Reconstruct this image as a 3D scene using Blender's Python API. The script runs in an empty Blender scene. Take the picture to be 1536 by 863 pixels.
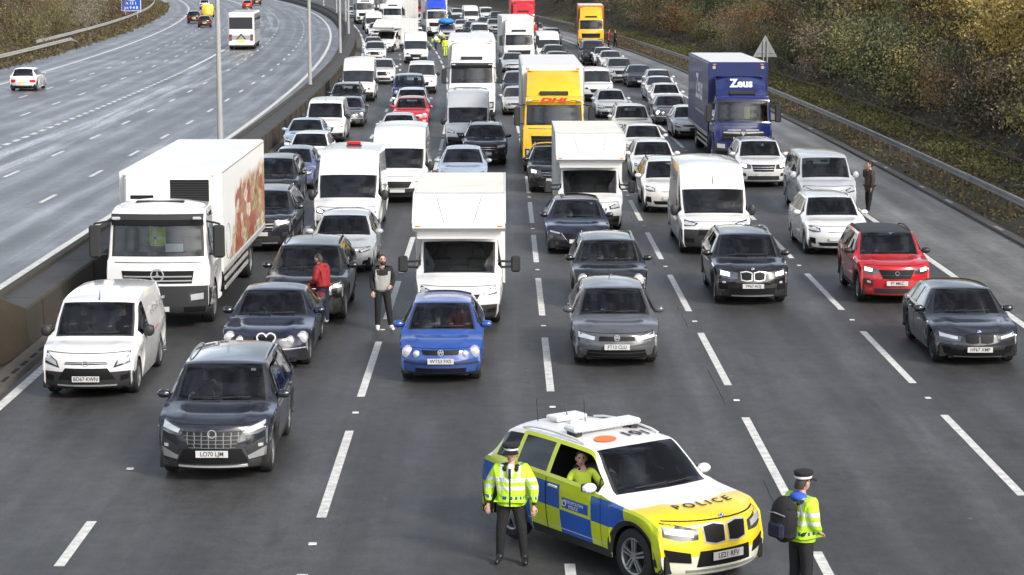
import bpy, bmesh, math, random
import numpy as np
from mathutils import Vector, Matrix
R = math.radians
random.seed(7); np.random.seed(7)
scene = bpy.context.scene
COL = scene.collection

# ------------------------------------------------------------------ camera, sky, sun, exposure
CAM_H = 8.3; FPX = 3190.0; PITCH = math.atan(489.5 / FPX); YAW = math.atan(13 / FPX)
cam_d = bpy.data.cameras.new("camera"); cam = bpy.data.objects.new("camera", cam_d); COL.objects.link(cam)
cam.location = (0, 0, CAM_H)
cam.rotation_euler = (math.pi / 2 - PITCH, 0, -YAW)
cam_d.sensor_width = 36; cam_d.lens = 36 * FPX / 1536
cam_d.clip_start = 0.5; cam_d.clip_end = 4000
scene.camera = cam
SUN_EL, SUN_AZ = R(36), R(138)      # azimuth from +Y (up the road) towards +X
world = bpy.data.worlds.new("World"); scene.world = world; world.use_nodes = True
wn = world.node_tree; wn.nodes.clear()
sky = wn.nodes.new("ShaderNodeTexSky"); sky.sky_type = 'NISHITA'; sky.sun_disc = False
sky.sun_elevation = SUN_EL; sky.sun_rotation = SUN_AZ
sky.air_density = 1.0; sky.dust_density = 3.0; sky.ozone_density = 1.0
hs = wn.nodes.new("ShaderNodeHueSaturation"); hs.inputs['Saturation'].default_value = 0.50
bg = wn.nodes.new("ShaderNodeBackground"); bg.inputs['Strength'].default_value = 0.13
wo = wn.nodes.new("ShaderNodeOutputWorld")
# broken cloud: brighter and darker banks over the sky's own radiance
wtc = wn.nodes.new("ShaderNodeTexCoord"); wmp = wn.nodes.new("ShaderNodeMapping"); wmp.inputs['Scale'].default_value = (1, 1, 1.8)
cl = wn.nodes.new("ShaderNodeTexNoise"); cl.inputs['Scale'].default_value = 2.6; cl.inputs['Detail'].default_value = 5; cl.inputs['Roughness'].default_value = 0.55
clr = wn.nodes.new("ShaderNodeMapRange"); clr.interpolation_type = 'SMOOTHSTEP'
for i_, v_ in enumerate((0.40, 0.62, 0.5, 1.5)): clr.inputs[i_ + 1].default_value = v_
cls = wn.nodes.new("ShaderNodeVectorMath"); cls.operation = 'SCALE'
wn.links.new(wtc.outputs['Generated'], wmp.inputs[0]); wn.links.new(wmp.outputs[0], cl.inputs['Vector']); wn.links.new(cl.outputs[0], clr.inputs[0])
wn.links.new(sky.outputs[0], hs.inputs['Color']); wn.links.new(hs.outputs[0], cls.inputs[0]); wsx = wn.nodes.new("ShaderNodeSeparateXYZ"); wn.links.new(wtc.outputs['Generated'], wsx.inputs[0])
whz = wn.nodes.new("ShaderNodeMapRange"); whz.interpolation_type = 'SMOOTHSTEP'     # bright band of thin cloud above the horizon
for i_, v_ in enumerate((0.02, 0.40, 1.8, 1.05)): whz.inputs[i_ + 1].default_value = v_
wml = wn.nodes.new("ShaderNodeMath"); wml.operation = 'MULTIPLY'
wn.links.new(wsx.outputs[2], whz.inputs[0]); wn.links.new(whz.outputs[0], wml.inputs[0]); wn.links.new(clr.outputs[0], wml.inputs[1]); wn.links.new(wml.outputs[0], cls.inputs['Scale']); wn.links.new(cls.outputs[0], bg.inputs['Color']); wn.links.new(bg.outputs[0], wo.inputs['Surface'])
sun_d = bpy.data.lights.new("sun", 'SUN'); sun_d.energy = 1.6; sun_d.angle = R(12); sun_d.color = (1, 0.95, 0.88)
sun = bpy.data.objects.new("sun", sun_d); COL.objects.link(sun)
sd = Vector((math.sin(SUN_AZ) * math.cos(SUN_EL), math.cos(SUN_AZ) * math.cos(SUN_EL), math.sin(SUN_EL)))
sun.rotation_euler = sd.to_track_quat('Z', 'Y').to_euler()
vs = scene.view_settings; vs.view_transform = 'Standard'; vs.look = 'None'; vs.exposure = 0.76; vs.gamma = 1; vs.use_curve_mapping = False
scene.render.engine = 'CYCLES'
scene.cycles.max_bounces = 7; scene.cycles.transparent_max_bounces = 8

# ------------------------------------------------------------------ road geometry (straight to 80 m, then a long left bend)
def dev(s): return max(0.0, s - 80.0) ** 2 / 4000.0
def ang(s): return max(0.0, s - 80.0) / 2000.0
def rd(X, s, z=0.0): return (X - dev(s), s, z)
_cp, _sp = math.cos(PITCH), math.sin(PITCH)
def at(px, py, z=0.0):
    """road coordinates (X, s) of the point of height z seen at a photograph pixel"""
    a, b = (px - 768) / FPX, (py - 431.5) / FPX
    d = Vector((a, _cp - b * _sp, -_sp - b * _cp))
    d = Matrix.Rotation(-YAW, 3, 'Z') @ d
    t = (z - CAM_H) / d.z
    return d.x * t + dev(d.y * t), d.y * t

# ------------------------------------------------------------------ materials
M = {}
def newmat(name):
    m = bpy.data.materials.new(name); m.use_nodes = True; nt = m.node_tree
    return m, nt, nt.nodes['Principled BSDF']
def mat(key, col, rough=0.5, metal=0.0, coat=0.0, spec=0.5, noise=0.0, nscale=3.0, bump=0.0, bscale=30.0):
    m, nt, p = newmat(key)
    p.inputs['Base Color'].default_value = (*col, 1); p.inputs['Roughness'].default_value = rough
    p.inputs['Metallic'].default_value = metal; p.inputs['Coat Weight'].default_value = coat
    p.inputs['Coat Roughness'].default_value = 0.06; p.inputs['Specular IOR Level'].default_value = spec
    if noise or bump:
        tc = nt.nodes.new('ShaderNodeTexCoord')
    if noise:
        n = nt.nodes.new('ShaderNodeTexNoise'); n.inputs['Scale'].default_value = nscale; n.inputs['Detail'].default_value = 6; n.inputs['Roughness'].default_value = 0.65
        nt.links.new(tc.outputs['Object'], n.inputs['Vector'])
        mr = nt.nodes.new('ShaderNodeMapRange'); mr.inputs[1].default_value = 0.3; mr.inputs[2].default_value = 0.7
        mr.inputs[3].default_value = 1 - noise; mr.inputs[4].default_value = 1 + noise
        nt.links.new(n.outputs[0], mr.inputs[0])
        mx = nt.nodes.new('ShaderNodeVectorMath'); mx.operation = 'SCALE'; mx.inputs[0].default_value = col
        nt.links.new(mr.outputs[0], mx.inputs['Scale']); nt.links.new(mx.outputs[0], p.inputs['Base Color'])
    if bump:
        n = nt.nodes.new('ShaderNodeTexNoise'); n.inputs['Scale'].default_value = bscale; n.inputs['Detail'].default_value = 4
        nt.links.new(tc.outputs['Object'], n.inputs['Vector'])
        b = nt.nodes.new('ShaderNodeBump'); b.inputs['Strength'].default_value = bump; b.inputs['Distance'].default_value = 0.05
        nt.links.new(n.outputs[0], b.inputs['Height']); nt.links.new(b.outputs[0], p.inputs['Normal'])
    M[key] = m
    return m
mat('trim', (0.022, 0.022, 0.023), 0.55)
mat('rubber', (0.015, 0.015, 0.016), 0.8)
mat('rim', (0.42, 0.43, 0.44), 0.3, 0.8)
mat('rimdark', (0.05, 0.05, 0.052), 0.35, 0.6)
mat('chrome', (0.72, 0.72, 0.73), 0.2, 0.55)
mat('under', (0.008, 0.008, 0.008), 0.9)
mat('grille', (0.006, 0.006, 0.007), 0.55, spec=0.25)
mat('plate', (0.52, 0.52, 0.51), 0.6, spec=0.2)
mat('plateyellow', (0.75, 0.55, 0.05), 0.4)
mat('ink', (0.01, 0.01, 0.01), 0.5)
mat('seat', (0.028, 0.028, 0.031), 0.8)
mat('bulkhead', (0.085, 0.088, 0.092), 0.8)
mat('dash', (0.020, 0.020, 0.022), 0.7, spec=0.3)
mat('lens', (0.62, 0.64, 0.66), 0.08, 0.35, 1.0)
mat('lensdark', (0.10, 0.105, 0.11), 0.08, 0.6, 1.0)
mat('amber', (0.7, 0.22, 0.02), 0.2, 0, 1.0)
mat('tail', (0.45, 0.01, 0.012), 0.15, 0, 1.0)
mat('white', (0.70, 0.70, 0.69), 0.4, noise=0.04, nscale=0.8)
mat('boxwhite', (0.69, 0.69, 0.675), 0.45, noise=0.06, nscale=0.7)
mat('boxtrim', (0.30, 0.31, 0.31), 0.5, 0.4)
mat('roofcream', (0.74, 0.71, 0.63), 0.5, noise=0.10, nscale=0.9)
mat('redletter', (0.55, 0.015, 0.02), 0.4)
mat('steel', (0.40, 0.41, 0.42), 0.45, 0.6, noise=0.12, nscale=2.0)
mat('lampgrey', (0.33, 0.33, 0.325), 0.5, noise=0.08, nscale=1.0)
mat('rail', (0.27, 0.265, 0.245), 0.7, 0.1, noise=0.25, nscale=0.8)
mat('galv', (0.40, 0.40, 0.385), 0.6, 0.15, noise=0.15, nscale=1.5)
mat('timber', (0.11, 0.085, 0.06), 0.85, noise=0.25, nscale=4)
mat('lamp_on', (0.9, 0.9, 0.88), 0.2)
_p = M['lamp_on'].node_tree.nodes['Principled BSDF']; _p.inputs['Emission Color'].default_value = (1, 0.97, 0.9, 1); _p.inputs['Emission Strength'].default_value = 2.0
mat('signblue', (0.01, 0.07, 0.42), 0.4)
mat('signgrey', (0.30, 0.31, 0.31), 0.55, 0.2, noise=0.1, nscale=2)
mat('skin', (0.50, 0.30, 0.22), 0.55)
mat('hair', (0.02, 0.015, 0.012), 0.6)
mat('black_cloth', (0.010, 0.010, 0.012), 0.85, bump=0.3, bscale=14)
mat('navy_cloth', (0.012, 0.016, 0.035), 0.85, bump=0.3, bscale=14)
mat('grey_cloth', (0.30, 0.30, 0.29), 0.85, bump=0.3, bscale=14)
mat('red_cloth', (0.26, 0.014, 0.018), 0.7, bump=0.5, bscale=12)
mat('brown_cloth', (0.055, 0.042, 0.032), 0.85, bump=0.4, bscale=14)
mat('blue_cloth', (0.03, 0.10, 0.50), 0.8)
mat('white_cloth', (0.7, 0.7, 0.7), 0.8)
mat('shoe', (0.012, 0.012, 0.012), 0.4)
mat('whiteshoe', (0.6, 0.6, 0.58), 0.6)
mat('hivis_plain', (0.50, 0.62, 0.04), 0.7)
mat('bluetarp', (0.03, 0.22, 0.60), 0.5)
mat('orange', (0.80, 0.16, 0.02), 0.5)
mat('lightbar', (0.55, 0.60, 0.68), 0.1, 0.1, 1.0)
mat('bluelens', (0.02, 0.06, 0.5), 0.1, 0.0, 1.0)

# small node-expression helper
class NX:
    def __init__(s, nt): s.nt = nt
    def m(s, op, a, b=None, c=None):
        n = s.nt.nodes.new('ShaderNodeMath'); n.operation = op
        for i, v in enumerate((a, b, c)):
            if v is None: continue
            if isinstance(v, (int, float)): n.inputs[i].default_value = v
            else: s.nt.links.new(v, n.inputs[i])
        return n.outputs[0]
    def inr(s, v, a, b): return s.m('MULTIPLY', s.m('GREATER_THAN', v, a), s.m('LESS_THAN', v, b))
    def mix(s, f, A, B):
        n = s.nt.nodes.new('ShaderNodeMix'); n.data_type = 'RGBA'
        for k, v in (('Factor', f), ('A', A), ('B', B)):
            if isinstance(v, tuple): n.inputs[k].default_value = (*v, 1)
            elif isinstance(v, (int, float)): n.inputs[k].default_value = v
            else: s.nt.links.new(v, n.inputs[k])
        return n.outputs['Result']
    def noise(s, vec, scale, detail=5, rough=0.6):
        n = s.nt.nodes.new('ShaderNodeTexNoise'); n.inputs['Scale'].default_value = scale; n.inputs['Detail'].default_value = detail; n.inputs['Roughness'].default_value = rough
        s.nt.links.new(vec, n.inputs['Vector']); return n.outputs[0]
    def ramp(s, v, a, b, c, d):
        n = s.nt.nodes.new('ShaderNodeMapRange'); s.nt.links.new(v, n.inputs[0])
        for i, x in enumerate((a, b, c, d)): n.inputs[i + 1].default_value = x
        return n.outputs[0]

def paint():
    """car paint whose colour is each object's own colour; the inner side of the shell is dark lining"""
    m, nt, p = newmat('paint')
    oi = nt.nodes.new('ShaderNodeObjectInfo'); geo = nt.nodes.new('ShaderNodeNewGeometry')
    tc = nt.nodes.new('ShaderNodeTexCoord')
    n = nt.nodes.new('ShaderNodeTexNoise'); n.inputs['Scale'].default_value = 2.2; n.inputs['Detail'].default_value = 7; n.inputs['Roughness'].default_value = 0.7
    nt.links.new(tc.outputs['Object'], n.inputs['Vector'])
    mr = nt.nodes.new('ShaderNodeMapRange'); mr.inputs[1].default_value = 0.35; mr.inputs[2].default_value = 0.75; mr.inputs[3].default_value = 0.0; mr.inputs[4].default_value = 0.05
    nt.links.new(n.outputs[0], mr.inputs[0])
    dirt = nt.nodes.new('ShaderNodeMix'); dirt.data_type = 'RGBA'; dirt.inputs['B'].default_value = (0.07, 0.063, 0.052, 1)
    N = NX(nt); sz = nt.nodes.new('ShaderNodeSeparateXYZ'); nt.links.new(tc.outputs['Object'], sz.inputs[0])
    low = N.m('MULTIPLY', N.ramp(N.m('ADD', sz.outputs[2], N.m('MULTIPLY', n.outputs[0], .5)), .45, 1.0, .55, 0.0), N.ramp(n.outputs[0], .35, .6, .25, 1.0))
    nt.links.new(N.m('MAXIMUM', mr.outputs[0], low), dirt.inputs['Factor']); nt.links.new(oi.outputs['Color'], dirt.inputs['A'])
    mx = nt.nodes.new('ShaderNodeMix'); mx.data_type = 'RGBA'; mx.inputs['B'].default_value = (0.02, 0.02, 0.02, 1)
    nt.links.new(geo.outputs['Backfacing'], mx.inputs['Factor']); nt.links.new(dirt.outputs['Result'], mx.inputs['A'])
    nt.links.new(mx.outputs['Result'], p.inputs['Base Color'])
    r = nt.nodes.new('ShaderNodeMapRange'); r.inputs[1].default_value = 0.3; r.inputs[2].default_value = 0.8; r.inputs[3].default_value = 0.12; r.inputs[4].default_value = 0.22
    nt.links.new(n.outputs[0], r.inputs[0]); nt.links.new(r.outputs[0], p.inputs['Roughness'])
    p.inputs['Coat Weight'].default_value = 0.8; p.inputs['Coat Roughness'].default_value = 0.04; p.inputs['Specular IOR Level'].default_value = 0.5
    M['paint'] = m
    k = m.copy(); k.name = 'boxpaint'; q = k.node_tree.nodes['Principled BSDF']; M['boxpaint'] = k     # lorry bodies: duller
    for l in list(k.node_tree.links):
        if l.to_socket == q.inputs['Roughness']: k.node_tree.links.remove(l)
    q.inputs['Roughness'].default_value = 0.5; q.inputs['Coat Weight'].default_value = 0.08
paint()
def glass(key, tint, dark=False):
    m = bpy.data.materials.new(key); m.use_nodes = True; nt = m.node_tree; nt.nodes.clear()
    o = nt.nodes.new('ShaderNodeOutputMaterial'); mix = nt.nodes.new('ShaderNodeMixShader')
    g = nt.nodes.new('ShaderNodeBsdfGlossy'); g.inputs['Roughness'].default_value = 0.04; g.inputs['Color'].default_value = (1, 1, 1, 1)
    f = nt.nodes.new('ShaderNodeFresnel'); f.inputs['IOR'].default_value = 1.62
    t = nt.nodes.new('ShaderNodeBsdfDiffuse' if dark else 'ShaderNodeBsdfTransparent'); t.inputs['Color'].default_value = (*tint, 1)
    nt.links.new(f.outputs[0], mix.inputs[0]); nt.links.new(t.outputs[0], mix.inputs[1]); nt.links.new(g.outputs[0], mix.inputs[2]); nt.links.new(mix.outputs[0], o.inputs['Surface'])
    M[key] = m
glass('glass', (0.50, 0.56, 0.59)); glass('glassdark', (0.022, 0.025, 0.030), True); glass('privacy', (0.10, 0.11, 0.12))

def road_mat(key, base, rough, streak, lane0, lanew):
    """asphalt in (X, s) metres: aggregate grain, patches, polished wheel tracks and smeared wet streaks"""
    m, nt, p = newmat(key); N = NX(nt)
    uv = nt.nodes.new('ShaderNodeUVMap'); uv.uv_map = 'road'
    sx = nt.nodes.new('ShaderNodeSeparateXYZ'); nt.links.new(uv.outputs[0], sx.inputs[0])
    st = nt.nodes.new('ShaderNodeMapping'); st.inputs['Scale'].default_value = (1.0, 0.035, 1); nt.links.new(uv.outputs[0], st.inputs[0])
    st2 = nt.nodes.new('ShaderNodeMapping'); st2.inputs['Scale'].default_value = (1.0, 0.22, 1); nt.links.new(uv.outputs[0], st2.inputs[0])
    fine = N.noise(uv.outputs[0], 22, 4, 0.8); patch = N.noise(st2.outputs[0], 0.5, 6, 0.65); lon = N.noise(st.outputs[0], 1.1, 5, 0.6)
    # wheel tracks: two bands per lane
    ph = N.m('FRACT', N.m('DIVIDE', N.m('SUBTRACT', sx.outputs[0], lane0), lanew))
    tr = N.m('ABSOLUTE', N.m('SUBTRACT', N.m('ABSOLUTE', N.m('SUBTRACT', ph, 0.5)), 0.23))
    track = N.ramp(tr, 0.0, 0.13, 1.0, 0.0)
    oil = N.ramp(N.m('ABSOLUTE', N.m('SUBTRACT', ph, 0.5)), 0.0, 0.12, 1.0, 0.0)
    v = N.m('MULTIPLY', N.ramp(fine, 0.25, 0.75, 0.60, 1.45), N.ramp(patch, 0.3, 0.7, 0.72, 1.30))
    v = N.m('MULTIPLY', v, N.ramp(lon, 0.3, 0.7, 0.80, 1.22))
    v = N.m('MULTIPLY', v, N.ramp(N.noise(uv.outputs[0], 0.16, 3, 0.5), 0.35, 0.65, 0.80, 1.22))
    v = N.m('MULTIPLY', v, N.m('ADD', 1.0, N.m('MULTIPLY', track, 0.16)))
    v = N.m('MULTIPLY', v, N.m('SUBTRACT', 1.0, N.m('MULTIPLY', oil, 0.16)))
    mid = N.noise(uv.outputs[0], 2.6, 5, 0.75); blot = N.noise(st2.outputs[0], 1.3, 4, 0.6)
    v = N.m('MULTIPLY', v, N.ramp(mid, 0.3, 0.7, 0.66, 1.36))
    v = N.m('MULTIPLY', v, N.ramp(blot, 0.60, 0.72, 1.0, 0.66))                 # oil and tar blots
    sp = nt.nodes.new('ShaderNodeTexVoronoi'); sp.inputs['Scale'].default_value = 1.7; sp.inputs['Randomness'].default_value = 1.0; nt.links.new(uv.outputs[0], sp.inputs['Vector'])
    spc = nt.nodes.new('ShaderNodeSeparateXYZ'); nt.links.new(sp.outputs['Color'], spc.inputs[0])
    chip = N.m('MULTIPLY', N.m('LESS_THAN', sp.outputs['Distance'], N.m('MULTIPLY', spc.outputs[0], 0.075)), N.m('GREATER_THAN', spc.outputs[1], 0.72))
    v = N.m('MULTIPLY', v, N.m('ADD', 1.0, N.m('MULTIPLY', chip, 1.6)))         # pale chips and grit
    # resurfaced strip with a straight edge in some lanes
    lane = N.m('FLOOR', N.m('DIVIDE', N.m('SUBTRACT', sx.outputs[0], lane0), lanew)); wn_ = nt.nodes.new('ShaderNodeTexWhiteNoise'); wn_.noise_dimensions = '2D'
    cv = nt.nodes.new('ShaderNodeCombineXYZ'); nt.links.new(lane, cv.inputs[0]); nt.links.new(N.m('FLOOR', N.m('DIVIDE', N.m('ADD', sx.outputs[1], N.m('MULTIPLY', lane, 13.0)), 47.0)), cv.inputs[1]); nt.links.new(cv.outputs[0], wn_.inputs['Vector'])
    v = N.m('MULTIPLY', v, N.ramp(wn_.outputs[0], 0, 1, 0.86, 1.16))
    cb = nt.nodes.new('ShaderNodeVectorMath'); cb.operation = 'SCALE'; cb.inputs[0].default_value = base
    nt.links.new(v, cb.inputs['Scale']); nt.links.new(cb.outputs[0], p.inputs['Base Color'])
    wet = N.m('MULTIPLY', N.ramp(lon, 0.46, 0.62, 0.0, 1.0), streak)
    if streak > .5: wet = N.m('MULTIPLY', wet, N.m('ADD', N.ramp(N.m('ABSOLUTE', N.m('ADD', sx.outputs[0], 20.9)), 1.2, 2.2, 1.0, 0.12), N.ramp(N.m('ABSOLUTE', N.m('ADD', sx.outputs[0], 14.6)), 0.8, 1.6, 0.3, 0.0)))
    wet = N.m('ADD', wet, N.m('MULTIPLY', N.ramp(patch, 0.52, 0.68, 0, 1), 0.25 * (1 if streak else 0.4)))
    rg = N.m('SUBTRACT', rough, N.m('MULTIPLY', wet, 0.30))
    rg = N.m('SUBTRACT', rg, N.m('MULTIPLY', track, 0.05))
    nt.links.new(rg, p.inputs['Roughness'])
    b = nt.nodes.new('ShaderNodeBump'); b.inputs['Strength'].default_value = 0.6; b.inputs['Distance'].default_value = 0.015
    nt.links.new(fine, b.inputs['Height']); nt.links.new(b.outputs[0], p.inputs['Normal'])
    M[key] = m
road_mat('asphalt', (0.041, 0.0405, 0.0400), 0.55, 0.15, -9.6, 3.62)
road_mat('asphalt_wet', (0.092, 0.094, 0.103), 0.44, 0.75, -22.8, 3.25)
road_mat('shoulder', (0.135, 0.132, 0.125), 0.55, 0.35, 12.2, 3.0)
mat('linepaint', (0.60, 0.60, 0.57), 0.6, noise=0.30, nscale=6)
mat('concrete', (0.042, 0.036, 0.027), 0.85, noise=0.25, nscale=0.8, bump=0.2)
mat('concrete_top', (0.046, 0.046, 0.045), 0.8, noise=0.22, nscale=1.0)
mat('concrete_brown', (0.034, 0.025, 0.014), 0.85, noise=0.35, nscale=0.7)
mat('kerb', (0.085, 0.079, 0.068), 0.8, noise=0.2, nscale=1.2)
mat('slot', (0.012, 0.011, 0.01), 0.9)
mat('soil', (0.048, 0.040, 0.024), 0.95, noise=0.4, nscale=0.6, bump=0.4, bscale=6)

def leafmat(key):
    """leaves: the object's own colour, varied leaf by leaf and in broad clumps"""
    m, nt, p = newmat(key); N = NX(nt)
    oi = nt.nodes.new('ShaderNodeObjectInfo'); g = nt.nodes.new('ShaderNodeNewGeometry')
    n = N.noise(g.outputs['Position'], 1.1, 4, 0.6)
    v = N.m('MULTIPLY', N.ramp(g.outputs['Random Per Island'], 0, 1, 0.72, 1.45), N.ramp(n, 0.3, 0.7, 0.6, 1.5))
    sc = nt.nodes.new('ShaderNodeVectorMath'); sc.operation = 'SCALE'
    warm = N.mix(N.ramp(n, 0.45, 0.75, 0, 0.3), oi.outputs['Color'], (0.13, 0.075, 0.03))
    nt.links.new(warm, sc.inputs[0]); nt.links.new(v, sc.inputs['Scale']); nt.links.new(sc.outputs[0], p.inputs['Base Color'])
    p.inputs['Roughness'].default_value = 0.7; p.inputs['Specular IOR Level'].default_value = 0.25
    M[key] = m
leafmat('leaf')
mat('bark', (0.06, 0.05, 0.038), 0.9, noise=0.3, nscale=3)

# ------------------------------------------------------------------ mesh builder
class MB:
    def __init__(s): s.v = []; s.f = []
    def pt(s, p): s.v.append(tuple(p)); return len(s.v) - 1
    def face(s, idx, mt, sm=False): s.f.append((tuple(idx), mt, sm))
    def poly(s, pts, mt, sm=False): s.face([s.pt(p) for p in pts], mt, sm)
    def grid(s, P, mt, sm=True, flip=False, closed=False):
        n, m = len(P), len(P[0]); I = [[s.pt(p) for p in r] for r in P]
        for i in range(n - 1):
            for j in range(m if closed else m - 1):
                k = (j + 1) % m
                q = [I[i][j], I[i][k], I[i + 1][k], I[i + 1][j]]
                s.face(q[::-1] if flip else q, mt, sm)
        return I
    def box(s, x0, x1, y0, y1, z0, z1, mt, c=0.0):
        if c <= 0:
            b = [s.pt((x, y, z)) for z in (z0, z1) for y in (y0, y1) for x in (x0, x1)]
            for q in ((0, 2, 3, 1), (4, 5, 7, 6), (0, 1, 5, 4), (2, 6, 7, 3), (0, 4, 6, 2), (1, 3, 7, 5)): s.face([b[i] for i in q], mt)
            return
        lo, hi = (x0, y0, z0), (x1, y1, z1); V = {}
        for sx in (0, 1):
            for sy in (0, 1):
                for sz in (0, 1):
                    for ax in range(3):
                        p = []
                        for a, sg in enumerate((sx, sy, sz)):
                            e = (hi if sg else lo)[a]
                            p.append(e if a == ax else e + (-c if sg else c))
                        V[(sx, sy, sz, ax)] = s.pt(p)
        def ff(l):   # orient outward
            P = [Vector(s.v[i]) for i in l]; ctr = Vector(((x0 + x1) / 2, (y0 + y1) / 2, (z0 + z1) / 2))
            n = (P[1] - P[0]).cross(P[2] - P[0]); mid = sum(P, Vector()) / len(P)
            s.face(l if n.dot(mid - ctr) > 0 else l[::-1], mt)
        for ax in range(3):
            o = [a for a in range(3) if a != ax]
            for sg in (0, 1):
                l = []
                for a, b in ((0, 0), (1, 0), (1, 1), (0, 1)):
                    k = [0, 0, 0]; k[ax] = sg; k[o[0]] = a; k[o[1]] = b; l.append(V[(*k, ax)])
                ff(l)
            for a in (0, 1):
                for b in (0, 1):
                    k0 = [0, 0, 0]; k0[o[0]] = a; k0[o[1]] = b; k1 = list(k0); k1[ax] = 1
                    ff([V[(*k0, o[0])], V[(*k1, o[0])], V[(*k1, o[1])], V[(*k0, o[1])]])
        for sx in (0, 1):
            for sy in (0, 1):
                for sz in (0, 1): ff([V[(sx, sy, sz, a)] for a in range(3)])
    def cyl(s, p0, p1, r0, r1, mt, n=12, caps=True, sm=True):
        p0, p1 = Vector(p0), Vector(p1); d = (p1 - p0).normalized()
        u = d.orthogonal().normalized(); w = d.cross(u)
        A = []; B = []
        for i in range(n):
            a = 2 * math.pi * i / n; e = u * math.cos(a) + w * math.sin(a)
            A.append(s.pt(p0 + e * r0)); B.append(s.pt(p1 + e * r1))
        for i in range(n):
            j = (i + 1) % n; s.face((A[i], A[j], B[j], B[i]), mt, sm)
        if caps: s.face([s.pt(s.v[i]) for i in A[::-1]], mt); s.face([s.pt(s.v[i]) for i in B], mt)
    def tube(s, path, r, mt, n=6):
        for a, b in zip(path[:-1], path[1:]): s.cyl(a, b, r, r, mt, n)
    def lathe_x(s, prof, mt, cx, cy, cz, n=24, sm=True):
        """prof: list of (x offset, radius)"""
        P = [[(cx + x, cy + r * math.cos(2 * math.pi * k / n), cz + r * math.sin(2 * math.pi * k / n)) for k in range(n)] for x, r in prof]
        s.grid(P, mt, sm, closed=True)
    def ell(s, c, r, mt, n=12, m=8, rot=None):
        P = []
        for i in range(m + 1):
            a = math.pi * i / m; row = []
            for j in range(n):
                b = 2 * math.pi * j / n; q = Vector((r[0] * math.sin(a) * math.cos(b), r[1] * math.sin(a) * math.sin(b), r[2] * math.cos(a)))
                if rot: q = rot @ q
                row.append((c[0] + q.x, c[1] + q.y, c[2] + q.z))
            P.append(row)
        s.grid(P, mt, True, closed=True, flip=True)
    def add(s, o, f=lambda p: p):
        k = len(s.v); s.v += [tuple(f(p)) for p in o.v]; s.f += [(tuple(i + k for i in q), m, sm) for q, m, sm in o.f]
    def mesh(s, name, sharp=None, uv=None):
        me = bpy.data.meshes.new(name); me.from_pydata(s.v, [], [q for q, _, _ in s.f])
        keys = []
        for _, k, _ in s.f:
            if k not in keys: keys.append(k)
        for k in keys: me.materials.append(M[k])
        ix = {k: i for i, k in enumerate(keys)}
        me.polygons.foreach_set('material_index', [ix[k] for _, k, _ in s.f])
        me.polygons.foreach_set('use_smooth', [bool(sm) for _, _, sm in s.f])
        if uv:
            l = me.uv_layers.new(name='road')
            co = np.array(uv, dtype=np.float32); li = np.zeros(len(me.loops), dtype=np.int32); me.loops.foreach_get('vertex_index', li)
            l.data.foreach_set('uv', co[li].ravel())
        me.update()
        if sharp is not None: me.set_sharp_from_angle(angle=R(sharp))
        return me
    def build(s, name, parent=None, sharp=None, uv=None):
        o = bpy.data.objects.new(name, s.mesh(name, sharp, uv)); COL.objects.link(o)
        if parent: o.parent = parent
        return o

def tag(o, label, cat, group=None):
    o['label'] = label; o['category'] = cat
    if group: o['group'] = group
    return o
def empty(name, loc=(0, 0, 0), rz=0.0):
    o = bpy.data.objects.new(name, None); COL.objects.link(o); o.location = loc; o.rotation_euler = (0, 0, rz); o.empty_display_size = 0.3
    return o
def struct(o, kind='structure'): o['kind'] = kind; return o
def copy_tree(o, parent=None):
    c = o.copy(); COL.objects.link(c)
    if parent: c.parent = parent
    for ch in list(o.children): copy_tree(ch, c)
    return c
_txt = {}
def text_mb(string, size, mt, shear=0.0, bold=0.0):
    """lettering as flat faces in the XY plane, centred on the origin"""
    k = (string, size, shear, bold)
    if k not in _txt:
        c = bpy.data.curves.new('lettering', 'FONT'); c.body = string; c.size = size; c.align_x = 'CENTER'; c.align_y = 'CENTER'; c.shear = shear; c.offset = bold; c.resolution_u = 3
        o = bpy.data.objects.new('lettering', c); COL.objects.link(o)
        dg = bpy.context.evaluated_depsgraph_get(); me = bpy.data.meshes.new_from_object(o.evaluated_get(dg))
        v = [tuple(p.co) for p in me.vertices]; f = [tuple(p.vertices) for p in me.polygons]
        bpy.data.objects.remove(o); bpy.data.curves.remove(c); bpy.data.meshes.remove(me)
        _txt[k] = (v, f)
    v, f = _txt[k]; b = MB(); b.v = list(v); b.f = [(q, mt, False) for q in f]
    return b
# ================================================================== THE SETTING
def ribbon(name, x0, x1, s0, s1, z, mt, nx=6, step=4.0, kind='structure', zf=None):
    b = MB(); uv = []
    n = max(2, int((s1 - s0) / step)); P = []
    for i in range(n + 1):
        s = s0 + (s1 - s0) * i / n; row = []
        for j in range(nx + 1):
            X = x0 + (x1 - x0) * j / nx; row.append(rd(X, s, z if zf is None else zf(X, s))); uv.append((X, s))
        P.append(row)
    b.grid(P, mt, True)
    o = b.build(name, uv=uv); struct(o, kind); return o

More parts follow.
